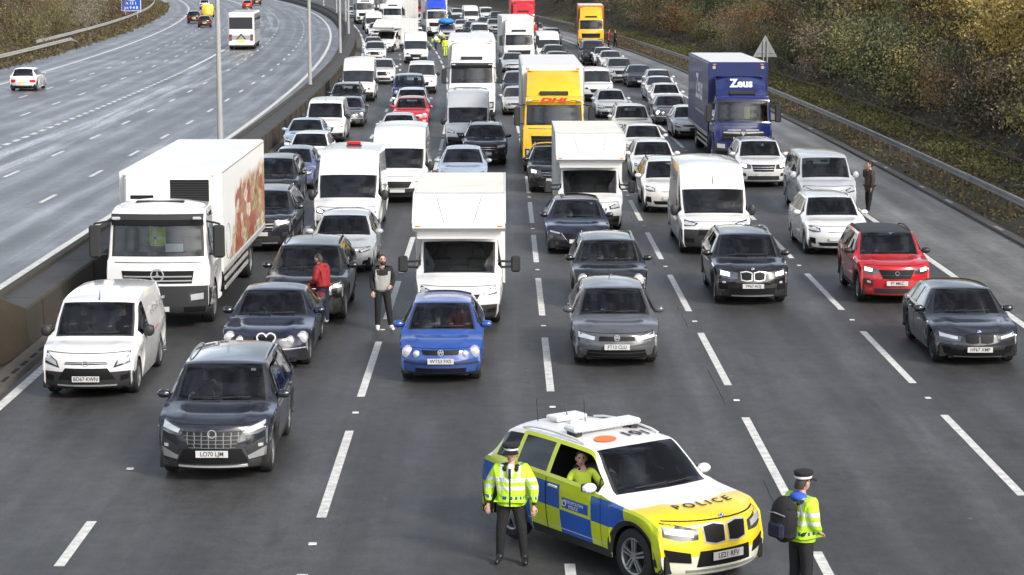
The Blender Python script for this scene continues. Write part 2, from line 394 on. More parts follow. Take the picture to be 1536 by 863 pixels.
def terr_z(X, s):
    z = -0.03
    if X > 16.0: z = 0.05 + 0.25 * min(1, (X - 16) / 3.0)
    if X > 20.2: z = 0.30 + min(9.0, (X - 20.2) * 0.50)
    if X < -37.6: z = 0.02 + min(0.5, (-37.6 - X) * 0.15)
    if X < -41.0: z = 0.52 + min(7.0, (-41.0 - X) * 0.32)
    if X > 20.2 or X < -41: z += 0.35 * math.sin(s * 0.11 + X * 0.3) * min(1, (abs(X + 10) - 30) / 6 if abs(X + 10) > 30 else 0)
    return z
def terrain():
    xs = [-900, -500, -250, -150, -110, -90, -75, -65] + [-58 + 2 * i for i in range(8)] + [-42, -41, -40, -39, -38, -37.6, -30, -15, 0, 10, 15, 15.9, 16.5, 17.5, 18.8, 20.2, 21.5, 23, 25, 27, 29, 31, 34, 37, 40, 45, 60, 90, 150, 300, 600, 900]
    ss = [-60, -20] + list(np.arange(0, 470, 5.0)) + [480, 520, 600, 750, 1000, 1500, 2200]
    b = MB(); P = []
    for s in ss:
        ds = min(s, 700)
        P.append([(X - dev(ds), s, terr_z(X, s)) for X in xs])
    b.grid(P, 'soil', True)
    struct(b.build('ground'))
terrain()
ribbon('carriageway', -9.75, 12.15, 2, 640, 0.0, 'asphalt', 10, 3)
ribbon('hard_shoulder', 12.15, 15.25, 2, 640, 0.0, 'shoulder', 3, 3)
ribbon('far_carriageway', -37.2, -11.85, 2, 640, 0.0, 'asphalt_wet', 12, 3)

def line(b, X, s0, s1, w, z=0.004, step=3.0):
    n = max(1, int(math.ceil((s1 - s0) / step)))
    P = [[rd(X - w / 2, s0 + (s1 - s0) * i / n, z), rd(X + w / 2, s0 + (s1 - s0) * i / n, z)] for i in range(n + 1)]
    b.grid(P, 'linepaint', False)
mk = MB()
line(mk, -9.5, 5, 560, 0.20); line(mk, 12.0, 5, 560, 0.20)
def dashes(X, ph, mark, per, w, s_end, studs=True):
    s = ph - per * int((ph - 8) / per)
    while s < s_end:
        line(mk, X, s, s + mark, w)
        if studs and s < 150:
            c = s + mark + (per - mark) / 2
            mk.box(X - dev(c) - 0.06, X - dev(c) + 0.06, c - 0.06, c + 0.06, 0.004, 0.022, 'linepaint', 0.008)
        s += per
dashes(-6.17, 37.6, 2.4, 9, 0.15, 420); dashes(-2.75, 40.2, 6, 9, 0.15, 420); dashes(0.92, 40.7, 6, 9, 0.15, 420)
dashes(4.45, 41.3, 6, 9, 0.15, 420); dashes(8.15, 41.5, 6, 9, 0.15, 420)
line(mk, -12.95, 5, 560, 0.24); dashes(-16.1, 73.6, 2.6, 9, 0.16, 480, False); dashes(-19.4, 82.4, 2.6, 9, 0.16, 480, False)
dashes(-22.7, 75, 1.1, 2.0, 0.26, 168, False); line(mk, -22.7, 168, 560, 0.26)
dashes(-25.9, 133.7, 2.6, 9, 0.16, 480, False); dashes(-29.1, 149, 2.6, 9, 0.16, 480, False)
line(mk, -33.2, 5, 560, 0.24)
struct(mk.build('road_markings'))

# tar joints and cracks beside the lane lines
cr = MB(); rr = random.Random(3)
for X in (4.20,):
    x = X; pts = []
    for s in np.arange(20, 95, 0.5):
        x += rr.uniform(-0.015, 0.015) + (X - x) * 0.2; pts.append((x, s))
    for (a, s), (c, t) in zip(pts[:-1], pts[1:]):
        if math.sin(s * .7 + X) + rr.uniform(-.6, .6) > .5: cr.poly([(a - .006, s, .003), (a + .006, s, .003), (c + .006, t, .003), (c - .006, t, .003)], 'slot')
struct(cr.build('road_joints'))

# ---- central reserve: wide concrete barrier with a flat dark top, drainage kerb at its foot
def sweep_profile(b, prof, s0, s1, mts, step=4.0, cap=True):
    n = max(1, int((s1 - s0) / step)); P = []
    for i in range(n + 1):
        s = s0 + (s1 - s0) * i / n; P.append([rd(x, s, z) for x, z in prof])
    I = [[b.pt(p) for p in r] for r in P]
    for i in range(n):
        for j in range(len(prof) - 1):
            b.face((I[i][j], I[i][j + 1], I[i + 1][j + 1], I[i + 1][j]), mts[j % len(mts)])
    if cap:
        b.face(I[0][::-1], mts[0]); b.face(I[-1], mts[0])
b = MB()
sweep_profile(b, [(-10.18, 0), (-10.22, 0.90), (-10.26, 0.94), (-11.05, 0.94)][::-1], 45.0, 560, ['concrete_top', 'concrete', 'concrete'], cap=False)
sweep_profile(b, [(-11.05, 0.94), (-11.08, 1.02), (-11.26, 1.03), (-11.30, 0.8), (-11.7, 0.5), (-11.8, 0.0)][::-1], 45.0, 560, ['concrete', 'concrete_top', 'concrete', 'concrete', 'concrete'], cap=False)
# taller near end block, splayed back to the left
top = [(-10.22, 45.0, 0.93), (-11.7, 45.0, 1.03), (-12.25, 36.0, 1.45), (-10.75, 36.0, 1.45), (-10.62, 43.2, 1.33)]
bot = [(-10.18, 45.0, 0), (-11.8, 45.0, 0), (-12.25, 36.0, 0), (-10.62, 36.0, 0), (-10.55, 43.2, 0)]
b.poly([(-10.22, 45.0, 0.94), (-10.75, 44.4, 1.30), (-11.7, 45.0, 1.03)], 'concrete_top')
b.poly([(-10.22, 45.0, 0.94), (-10.18, 45.0, 0), (-10.5, 43.0, 0), (-10.75, 44.4, 1.30)][::-1], 'concrete_brown')
b.poly([(-10.75, 44.4, 1.30), (-10.5, 43.0, 0), (-10.5, 30.0, 0), (-10.8, 30.0, 1.42)][::-1], 'concrete_brown')
b.poly([(-10.75, 44.4, 1.30), (-10.8, 30.0, 1.42), (-12.25, 30.0, 1.42), (-11.7, 45.0, 1.03)][::-1], 'concrete_top')
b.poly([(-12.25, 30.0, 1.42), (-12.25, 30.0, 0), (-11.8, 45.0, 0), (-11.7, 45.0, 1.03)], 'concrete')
s = 46.5
while s < 200:
    X = -dev(s); b.box(X - 10.235, X - 10.17, s - .012, s + .012, 0.02, 0.92, 'concrete_brown'); b.box(X - 11.04, X - 10.27, s - .010, s + .010, 0.935, 0.9425, 'concrete_brown'); s += 3.0
tag(b.build('concrete_barrier'), 'long stained concrete barrier with a flat top between the two carriageways', 'barrier')
kb = MB()
sweep_profile(kb, [(-9.74, 0.0), (-9.78, 0.10), (-10.0, 0.11), (-10.17, 0.12)][::-1], 14, 400, ['kerb', 'kerb', 'kerb'], cap=False)
s = 14.0
while s < 130:
    kb.box(-9.92 - dev(s), -9.84 - dev(s), s, s + 0.5, 0.10, 0.113, 'slot'); s += 0.85
struct(kb.build('drainage_kerb'))
rk = MB()
sweep_profile(rk, [(15.25, -0.02), (15.26, 0.09), (15.55, 0.10), (15.9, 0.02)][::-1], 14, 420, ['soil', 'kerb', 'kerb'], cap=False)
s = 30.0
while s < 150:
    if rr.random() < 0.3: rk.box(15.32 - dev(s), 15.46 - dev(s), s, s + rr.uniform(0.3, 1.3), 0.098, 0.104, 'boxtrim')
    s += 2.5
struct(rk.build('verge_kerb'))

# ---- guard rails
def beam_profile(z, side):
    return [(0.00 * side, z + 0.15), (-0.045 * side, z + 0.13), (-0.045 * side, z + 0.03), (0.0, z), (-0.045 * side, z - 0.03), (-0.045 * side, z - 0.13), (0.0, z - 0.15)]
def guard_rail(name, label, X, s0, s1, z, per, side, matb, matp, posts_to, ramp=False, thin=1.0):
    root = empty(name, rd(X, s0, terr_z(X, s0)), 0); ox, oy, oz = root.location
    tag(root, label, 'guard rail')
    b = MB(); n = int((s1 - s0) / 2.5); P = []
    prof = [(x, z + (q_ - z) * thin) for x, q_ in beam_profile(z, side)]
    for i in range(n + 1):
        s = s0 + (s1 - s0) * i / n; d = terr_z(X, s)
        k = 1.0 if not ramp else min(1.0, (s1 - s) / 7.0 + 0.25)
        P.append([(X - dev(s) + x - ox, s - oy, d + zz * k - oz) for x, zz in prof] + [(X - dev(s) + 0.02 * side - ox, s - oy, d + zz * k - oz) for x, zz in (prof[-1], prof[0])])
    b.grid(P, matb, False, closed=True)
    b.build('beam', root)
    s = s0 + 1.0; pm = None; c = 0
    while s < min(s1, posts_to) and c < 98:
        if pm is None:
            q = MB(); q.box(-0.05, 0.05, -0.06, 0.06, -0.3, z + 0.08, matp, 0.01); pm = q.mesh('post')
        o = bpy.data.objects.new('post', pm); COL.objects.link(o); o.parent = root
        o.location = (X + 0.09 * side - dev(s) - ox, s - oy, terr_z(X, s) - oz); s += per; c += 1
    return root
guard_rail('guard_rail', 'grey guard rail on short dark posts along the hard shoulder verge', 16.35, 46, 330, 0.70, 2.4, 1, 'rail', 'timber', 260, thin=0.8)
guard_rail('low_fence', 'low timber rail behind the green verge, at the foot of the autumn trees', 20.0, 46, 300, 0.40, 3.0, 1, 'timber', 'timber', 240, thin=0.35)
guard_rail('guard_rail', 'pale guard rail along the far hard shoulder, ending in a ramp by the scrub', -38.2, 90, 215, 0.66, 2.8, -1, 'galv', 'timber', 215, True)
guard_rail('guard_rail', 'pale guard rail set further back that bends away under the blue sign', -39.4, 196, 430, 0.72, 2.8, -1, 'galv', 'timber', 420)

# ---- lamp columns on the central barrier
def lamp_column():
    root = empty('street_lamp')
    b = MB(); b.cyl((0, 0, -0.2), (0, 0, 1.4), 0.12, 0.12, 'lampgrey', 14); b.cyl((0, 0, 1.4), (0, 0, 12.0), 0.108, 0.07, 'lampgrey', 14); b.build('column', root)
    b = MB(); b.box(-0.28, 0.28, -0.28, 0.28, -0.95, 0.04, 'concrete_top', 0.02); b.build('base', root)
    for sx in (-1, 1):
        b = MB(); b.tube([(0, 0, 11.7), (sx * 0.6, 0, 12.15), (sx * 1.8, 0, 12.3)], 0.045, 'lampgrey', 8); arm = b.build('arm', root)
        b = MB(); b.box(min(sx * 1.7, sx * 2.4), max(sx * 1.7, sx * 2.4), -0.14, 0.14, 12.25, 12.37, 'signgrey', 0.03); b.build('lantern', arm)
    return root
lampnames = ['tall grey lamp column nearest the camera, rising behind the white refrigerated lorry', 'tall grey lamp column second along the central barrier, beside the white van roofs',
             'third lamp column along the central barrier, left of the distant jam', 'fourth lamp column along the central barrier, thin against the far bend',
             'fifth lamp column along the central barrier, tiny at the top of the jam', 'sixth lamp column along the central barrier at the far bend', 'seventh and farthest lamp column on the central barrier']
lp = lamp_column()
for i, s in enumerate((82.5, 127.5, 171.5, 217, 262, 307, 352)):
    o = lp if i == 0 else copy_tree(lp)
    o.location = rd(-10.98, s, 0.98); o.rotation_euler = (0, 0, ang(s)); tag(o, lampnames[i], 'street lamp', 'lamp columns on the central barrier')

# ---- signs
r = empty('road_sign', rd(-39.9, 300, 0.4), ang(300)); tag(r, 'blue road sign with two lines of white lettering beside the far carriageway', 'road sign')
b = MB(); b.box(-1.35, 1.35, -0.03, 0.03, 1.0, 3.0, 'white', 0.01); b.box(-1.27, 1.27, -0.045, -0.028, 1.08, 2.92, 'signblue')
for t, z in (('M25', 2.62), ('A 13 1', 2.08), ('Jct 9 4 B', 1.46)): b.add(text_mb(t, 0.56, 'white', bold=0.006), lambda p, z=z: (p[0], -0.048, z + p[1]))
b.build('sign_face', r)
for sx in (-0.8, 0.8):
    b = MB(); b.cyl((sx, 0.08, -0.6), (sx, 0.08, 2.9), 0.06, 0.06, 'galv', 8); b.build('post', r)
r = empty('warning_sign', rd(17.45, 136, 0.12), ang(136)); tag(r, 'grey back of a triangular warning sign on a post, above the blue lorry', 'road sign')
b = MB()
T = [(-0.78, 2.15), (0.78, 2.15), (0.0, 3.55)]
fr = [b.pt((x, 0.015, z)) for x, z in T]; bk = [b.pt((x, -0.015, z)) for x, z in T]
b.face(fr[::-1], 'redletter'); b.face(bk, 'signgrey')
for i in range(3): b.face((bk[i], fr[i], fr[(i + 1) % 3], bk[(i + 1) % 3]), 'signgrey')
b.box(-0.55, 0.55, -0.05, -0.016, 2.4, 2.45, 'steel'); b.box(-0.28, 0.28, -0.05, -0.016, 2.95, 3.0, 'steel')
b.build('sign_plate', r)
for sx in (-0.12, 0.12):
    b = MB(); b.cyl((sx, -0.1, -0.5), (sx, -0.1, 3.2), 0.04, 0.04, 'galv', 8); b.build('post', r)
r = empty('marker_post', rd(-41.0, 176, 0.5), 0); tag(r, 'pale marker post standing in the scrub behind the far guard rail', 'post')
b = MB(); b.box(-0.18, 0.18, -0.08, 0.08, -0.3, 1.9, 'kerb', 0.02); b.build('shaft', r)
b = MB(); b.box(-0.24, 0.24, -0.14, 0.14, 1.9, 2.05, 'white', 0.02); b.build('cap', r)

# ================================================================== VEGETATION
def leaf_quad(b, c, size, rnd, mt='leaf', up=0.0, asp=0.6):
    a = rnd.uniform(0, 6.283); t = rnd.uniform(-1, 1); q = math.sqrt(1 - t * t)
    d = Vector((q * math.cos(a), q * math.sin(a), t + up)).normalized()
    u = d.orthogonal().normalized(); u.rotate(Matrix.Rotation(rnd.uniform(0, 6.283), 3, d)); w = d.cross(u)
    L, W = size * rnd.uniform(0.6, 1.4), size * asp * rnd.uniform(0.6, 1.3)
    c = Vector(c)
    i = [b.pt(c - u * L * .5), b.pt(c + w * W * .5 + u * L * .1), b.pt(c + u * L * .5), b.pt(c - w * W * .5 + u * L * .1)]
    b.face(i, mt)
def make_tree(seed, H, Wd, nclump, per, leaf, trunk_h, bare=0.3, lean=0.0):
    """a tapered trunk with limbs that fork, and leaves in uneven clumps at their ends"""
    rnd = random.Random(seed); root = empty('tree')
    tb = MB(); cb = MB(); tips = []
    def limb(p, d, L, r, depth):
        q = p + d * L; tb.cyl(p, q, r, r * 0.62, 'bark', 6 if depth < 2 else 4, False)
        if depth >= 3 or r < 0.012: tips.append(q); return
        for k in range(rnd.choice((2, 3, 3)) if depth else rnd.choice((4, 5))):
            a = rnd.uniform(0, 6.283); sp = rnd.uniform(0.35, 0.95)
            e = (d + Vector((math.cos(a) * sp, math.sin(a) * sp, rnd.uniform(-0.15, 0.35)))).normalized()
            limb(p + d * L * rnd.uniform(0.55, 1.0), e, L * rnd.uniform(0.55, 0.8), r * 0.55, depth + 1)
        if depth: tips.append(q)
    for k in range(1):
        a = rnd.uniform(0, 6.283)
        limb(Vector((rnd.uniform(-.04, .04), rnd.uniform(-.04, .04), -0.3)), Vector((0.25 * math.cos(a) + lean, 0.25 * math.sin(a), 1)).normalized(), trunk_h, 0.055 + H * 0.011, 0)
    lobes = [(rnd.uniform(-.42, .42) * Wd, rnd.uniform(-.42, .42) * Wd, rnd.uniform(0.12, 0.92) * H, rnd.uniform(0.16, 0.34)) for _ in range(11)]
    for k in range(nclump):
        if rnd.random() < 0.22 and tips:
            t = rnd.choice(tips); c = t + Vector((rnd.gauss(0, .4), rnd.gauss(0, .4), rnd.gauss(0, .35)))
        else:
            lx, ly, lz, lr = rnd.choice(lobes); a = rnd.uniform(0, 6.283); t = rnd.uniform(-0.7, 1); q = math.sqrt(1 - t * t); rad = rnd.uniform(0.72, 1.08)
            c = Vector((lx + q * math.cos(a) * lr * Wd * rad, ly + q * math.sin(a) * lr * Wd * rad, max(0.1, lz + t * lr * H * 0.62 * rad)))
        cs = rnd.uniform(0.18, 0.5)
        for j in range(int(per * rnd.uniform(0.5, 1.4))):
            leaf_quad(cb, c + Vector((rnd.gauss(0, cs), rnd.gauss(0, cs), rnd.gauss(0, cs * 0.8))), leaf, rnd)
        if rnd.random() < bare:      # bare twigs standing out of the leaves
            for _ in range(2):
                e = c + Vector((rnd.uniform(-.6, .6), rnd.uniform(-.6, .6), rnd.uniform(0.3, 1.1))); w_ = Vector((.016, .010, 0))
                i = [cb.pt(c - w_), cb.pt(c + w_), cb.pt(e)]; cb.face(i, 'bark')
    tb.build('trunk', root); cb.build('crown', root)
    return root
protos = [make_tree(11, 7.5, 5.5, 230, 20, 0.24, 2.2), make_tree(12, 8.5, 6.0, 250, 20, 0.25, 2.6), make_tree(13, 6.5, 6.0, 230, 20, 0.22, 1.7),
          make_tree(14, 9.0, 5.0, 220, 16, 0.22, 2.8, 0.9)]
bushes = [make_tree(21, 3.2, 4.2, 150, 20, 0.15, 0.7, 0.5), make_tree(22, 2.6, 3.6, 130, 20, 0.14, 0.6, 0.7)]
used = set()
TREECOL = {'olive': (0.225, 0.195, 0.075), 'yellow': (0.34, 0.26, 0.085), 'rust': (0.28, 0.16, 0.08), 'brown': (0.21, 0.165, 0.112), 'dark green': (0.105, 0.12, 0.055)}
TREELAB = {'olive': 'olive green tree thinning in autumn on the bank beside the hard shoulder', 'yellow': 'tree with yellowing autumn leaves on the bank beside the hard shoulder',
           'rust': 'tree with rusty orange leaves on the bank beside the hard shoulder', 'brown': 'half bare brown tree on the bank beside the hard shoulder', 'dark green': 'dark green tree still in leaf on the bank beside the hard shoulder'}
BUSHLAB = {'olive': 'olive shrub at the foot of the tree bank, behind the green verge', 'yellow': 'yellow leaved shrub at the foot of the tree bank, behind the green verge', 'rust': 'rusty shrub at the foot of the tree bank, behind the green verge',
           'brown': 'brown twiggy shrub at the foot of the tree bank, behind the green verge', 'dark green': 'dark green shrub at the foot of the tree bank, behind the green verge'}
def plant(proto, X, s, sc, kind, label, name, cat, group, rnd, col=None):
    o = proto if proto.as_pointer() not in used else copy_tree(proto)
    used.add(proto.as_pointer()); o.name = name
    o.location = rd(X, s, terr_z(X, s) - 0.1); o.rotation_euler = (0, 0, rnd.uniform(0, 6.28)); o.scale = (sc, sc, sc * rnd.uniform(0.88, 1.12))
    tag(o, label, cat, group)
    c = Vector(col or TREECOL[kind]) * 1.22 * rnd.uniform(0.7, 1.3)
    for ch in o.children: ch.color = (c.x, c.y, c.z, 1)
rnd = random.Random(5)
def kind_at(s, rnd):
    if s < 84: w = (('rust', 4), ('olive', 2), ('brown', 3), ('yellow', 2), ('dark green', 1))
    elif s < 135: w = (('yellow', 4), ('olive', 5), ('brown', 2), ('rust', 1), ('dark green', 2))
    else: w = (('brown', 5), ('olive', 4), ('yellow', 1), ('dark green', 3))
    return rnd.choices([a for a, _ in w], [b for _, b in w])[0]
s = 50.0
while s < 250:
    k = rnd.choices(('dark green', 'olive', 'brown', 'rust'), (4, 3, 3, 1))[0]
    plant(rnd.choice(bushes), 22.3 + rnd.uniform(-.6, 1.2), s, rnd.uniform(0.75, 1.25), k, BUSHLAB[k], 'shrub', 'shrub', 'shrubs at the foot of the tree bank', rnd)
    s += rnd.uniform(1.7, 2.9) * (1 if s < 140 else 2.2)
for row, X0, sc0, dens in ((0, 25.0, 0.80, 1.0), (1, 29.5, 1.0, 1.0), (2, 35.0, 1.15, 1.25)):
    s = 52.0 + row * 2
    while s < (430, 450, 300)[row]:
        k = kind_at(s, rnd)
        plant(rnd.choice(protos), X0 + rnd.uniform(-1.4, 1.4), s, sc0 * rnd.uniform(0.8, 1.2), k, TREELAB[k], 'tree', 'tree', 'trees on the autumn bank', rnd)
        s += rnd.uniform(3.0, 4.8) * dens * (1 if s < 150 else 1.6)
# scrub on the far side bank
SCR = {'brown': (0.100, 0.078, 0.044), 'olive': (0.095, 0.092, 0.036), 'grey': (0.14, 0.125, 0.095)}
for row in range(7):
    X = -43.0 - row * 4.0; s = 112.0 + row * 7
    while s < 330 + row * 22:
        k = rnd.choices(('brown', 'olive', 'grey'), (5, 3, 2))[0]
        plant(rnd.choice(bushes), X + rnd.uniform(-1.8, 1.8), s, rnd.uniform(0.7, 1.25), None, f'{k} winter scrub bush on the bank beyond the far carriageway', 'scrub_bush', 'bush', 'scrub bushes beyond the far carriageway', rnd, SCR[k])
        s += rnd.uniform(4.5, 8.5)

def ground_cover(name, x0, x1, s0, s1, n, size, cols, seed, up=0.9, hmax=0.2):
    rnd = random.Random(seed); b = MB()
    for k in range(n):
        s = s0 + (s1 - s0) * rnd.random() ** 1.5; X = rnd.uniform(x0, x1); z = terr_z(X, s)
        if math.sin(X * 2.1 + s * 0.7) + math.sin(s * 0.31 - X) + rnd.uniform(-1.2, 1.2) < -0.9: continue
        c = Vector(rd(X, s, z))
        for j in range(4):
            leaf_quad(b, c + Vector((rnd.gauss(0, .12), rnd.gauss(0, .12), rnd.uniform(0.02, hmax))), size, rnd, 'leaf', up, 0.45)
    o = b.build(name); o.color = (*cols, 1); struct(o, 'stuff'); return o
tag(ground_cover('verge_grass', 18.0, 20.6, 44, 300, 12000, 0.17, (0.155, 0.15, 0.055), 31, 0.4, 0.42), 'green weeds and grass on the verge behind the guard rail', 'grass')
tag(ground_cover('dry_grass', 15.7, 18.4, 44, 260, 5500, 0.16, (0.16, 0.13, 0.06), 32, 0.4, 0.13), 'dry brown grass along the foot of the guard rail', 'grass')
tag(ground_cover('far_verge_grass', -44, -36.6, 85, 420, 9000, 0.28, (0.085, 0.07, 0.032), 33, 0.4, 0.4), 'rough brown grass beside the far hard shoulder', 'grass')
tag(ground_cover('leaf_litter', 20.3, 27.0, 46, 330, 9000, 0.22, (0.12, 0.092, 0.055), 34, 0.6, 0.35), 'brown fallen leaves and brambles under the trees on the bank', 'leaf litter')
# ================================================================== VEHICLES
def pchip(x, y, q):
    x = np.asarray(x, float); y = np.asarray(y, float); h = np.diff(x); d = np.diff(y) / h; m = np.zeros_like(y)
    for i in range(1, len(x) - 1):
        if d[i - 1] * d[i] > 0:
            a, b = 2 * h[i] + h[i - 1], h[i] + 2 * h[i - 1]; m[i] = (a + b) / (a / d[i - 1] + b / d[i])
    m[0], m[-1] = d[0], d[-1]
    k = np.clip(np.searchsorted(x, q) - 1, 0, len(x) - 2); t = (q - x[k]) / h[k]
    return ((2 * t**3 - 3 * t**2 + 1) * y[k] + (t**3 - 2 * t**2 + t) * h[k] * m[k] + (-2 * t**3 + 3 * t**2) * y[k + 1] + (t**3 - t**2) * h[k] * m[k + 1])

class Shell:
    """lofted vehicle skin: one line of stations runs from the front bumper over bonnet, windscreen, roof and tail; flanks drop from its edges"""
    US = [0, .18, .36, .50, .60, .68, .76, .84, .90, .95, .985, 1.0]
    def __init__(s, S, sub=4):
        s.S = S; st = S['st']; s.W2 = S['W'] / 2; A = np.array([t[:5] for t in st], float); s.tags = {t[5]: i for i, t in enumerate(st) if len(t) > 5}
        ch = np.concatenate([[0], np.cumsum(np.maximum(0.03, np.hypot(np.diff(A[:, 0]), np.diff(A[:, 1]))))])
        s.ch = ch; s.A = A
        tt = []
        for i in range(len(ch) - 1): tt += list(ch[i] + (ch[i + 1] - ch[i]) * np.arange(sub) / sub)
        tt.append(ch[-1])
        fine = np.linspace(0, ch[-1], 1500); yf = pchip(ch, A[:, 0], fine) + pchip(ch, A[:, 4], fine); zf = pchip(ch, A[:, 1], fine)
        for w in S['axles']:
            Ra = S['ra']
            for k in range(13):
                y = w + Ra * 1.002 * math.cos(math.pi * k / 12)
                ok = np.where(zf > S['zl'] * 0.93)[0]
                if len(ok): tt.append(fine[ok[np.argmin(np.abs(yf[ok] - y))]])
        for y in S.get('cuts', ()):
            ok = np.where(zf > S['zl'] * 0.93)[0]; tt.append(fine[ok[np.argmin(np.abs(yf[ok] - y))]])
        tt = np.array(sorted(tt)); keep = [0]
        prot = set(np.round(ch, 6))
        for i in range(1, len(tt)):
            if tt[i] - tt[keep[-1]] > 0.004: keep.append(i)
            elif round(tt[i], 6) in prot: keep[-1] = i
        s.t = tt[keep]; s.n = len(s.t)
        s.y, s.zc, s.we, s.ze, s.sw = [pchip(ch, A[:, j], s.t) for j in range(5)]
        s.tag = {k: ch[i] for k, i in s.tags.items()}
    def top(s, i, u):
        a = abs(u); z = s.zc[i] + (s.ze[i] - s.zc[i]) * a**2.8; t = s.t[i]
        if s.tag['lip'] <= t < s.tag['cowl']:      # bonnet: two raised creases that die out towards the nose and the screen
            f = (t - s.tag['lip']) / (s.tag['cowl'] - s.tag['lip']); z += s.S.get('crease', .016) * math.sin(math.pi * min(1, f * 1.15 + .05)) * math.exp(-((a - (.60 + .12 * f)) / .10)**2)
        return (s.we[i] * u, s.y[i] + s.sw[i] * a**2.3, z)
    def wplan(s, y): p = s.S['plan']; return float(np.interp(y, [a for a, _ in p], [b for _, b in p])) * s.W2
    def belt(s, y): p = s.S['belt']; return float(np.interp(y, [a for a, _ in p], [b for _, b in p]))
    def zbot(s, y):
        z = s.S['sill']
        for w in s.S['axles']:
            if abs(y - w) <= s.S['ra'] * 1.003: z = max(z, s.S['r'] + math.sqrt(max(0, s.S['ra']**2 - (y - w)**2)))
        return z
    GL = [0, .10, .22, .5, .9, 1.0]; BO = [0, .05, .11, .17, .25, .38, .54, .70, .86, 1.0]
    def flank(s, i):
        we, ye, ze = s.we[i], s.y[i] + s.sw[i], s.ze[i]
        zbo = min(s.zbot(ye), ze - 0.02); zb = max(min(s.belt(ye), ze - 0.018), zbo + 0.01); wb = max(s.wplan(ye), we + 0.004); P = []
        for g in s.GL: P.append((we + (wb - we) * g**0.85, ye, ze + (zb - ze) * g))
        for h in s.BO[1:]:
            z = zb + (zbo - zb) * h
            P.append((wb + 0.020 * math.sin(math.pi * min(1, h * 1.25)) - 0.055 * h**4 + s.S.get('side_crease', .010) * math.exp(-((h - .16) / .08)**2), ye, z))
        return P
    def front_y(s, x, z, rear=False):
        a = abs(x); Y = []; Z = []
        e = s.tag['cowl'] if not rear else s.tag.get('rwbot', s.tag['roofend'])
        for i in range(s.n):
            if (s.t[i] > e + 1e-6) if not rear else (s.t[i] < e - 1e-6): continue
            u = min(1.0, a / s.we[i]); p = s.top(i, u)
            Y.append(p[1] + (max(0, a - s.we[i]) * (1.6 if not rear else -1.6))); Z.append(p[2])
        o = np.argsort(Z); return float(np.interp(z, np.array(Z)[o], np.array(Y)[o]))
    def top_z(s, x, y):
        Y = []; Z = []
        for i in range(s.n):
            if s.t[i] > s.tag['roofend']: break
            u = max(-1, min(1, x / s.we[i])); p = s.top(i, u); Y.append(p[1]); Z.append(p[2])
        k = int(np.argmin(Y[:len(Y) // 2])); return float(np.interp(y, Y[k:], Z[k:]))
    def side_x(s, y, z):
        Y = []; X = []
        for i in range(s.n):
            if s.zc[i] < s.S['zl'] * 0.9: continue
            f = s.flank(i); zz = [p[2] for p in f][::-1]; xx = [p[0] for p in f][::-1]
            Y.append(f[0][1]); X.append(np.interp(z, zz, xx))
        return float(np.interp(y, Y, X))
    # patches that lie on the skin, standing slightly proud, with a skirt that closes the gap
    def patch(s, b, lo, up, mt, off=0.008, n=8, m=3, rear=False, depth=0.05):
        lo, up = [np.array(q, float) for q in (lo, up)]
        def along(q, t):
            d = np.concatenate([[0], np.cumsum(np.hypot(*np.diff(q, axis=0).T))]); d /= d[-1]
            return np.array([np.interp(t, d, q[:, 0]), np.interp(t, d, q[:, 1])])
        sg = 1 if not rear else -1; G = []
        for j in range(-1, m + 2):
            v = min(1, max(0, j / m)); row = []
            for i in range(-1, n + 2):
                t = min(1, max(0, i / n)); p = along(lo, t) * (1 - v) + along(up, t) * v
                x = p[0] * s.W2; z = p[1] * s.S['zl']; y = s.front_y(x, z, rear) - sg * off
                if j in (-1, m + 1) or i in (-1, n + 1): y += sg * depth
                row.append((x, y, z))
            G.append(row)
        flip = (lo[-1][0] < lo[0][0]) != rear
        b.grid(G, mt, True, flip=flip)
    def sidepatch(s, b, y0, y1, z0, z1, side, mt, off=0.004, n=4, m=3):
        G = [[(side * (s.side_x(y0 + (y1 - y0) * i / n, z0 + (z1 - z0) * j / m) + off), y0 + (y1 - y0) * i / n, z0 + (z1 - z0) * j / m) for i in range(n + 1)] for j in range(m + 1)]
        b.grid(G, mt, True, flip=side < 0)

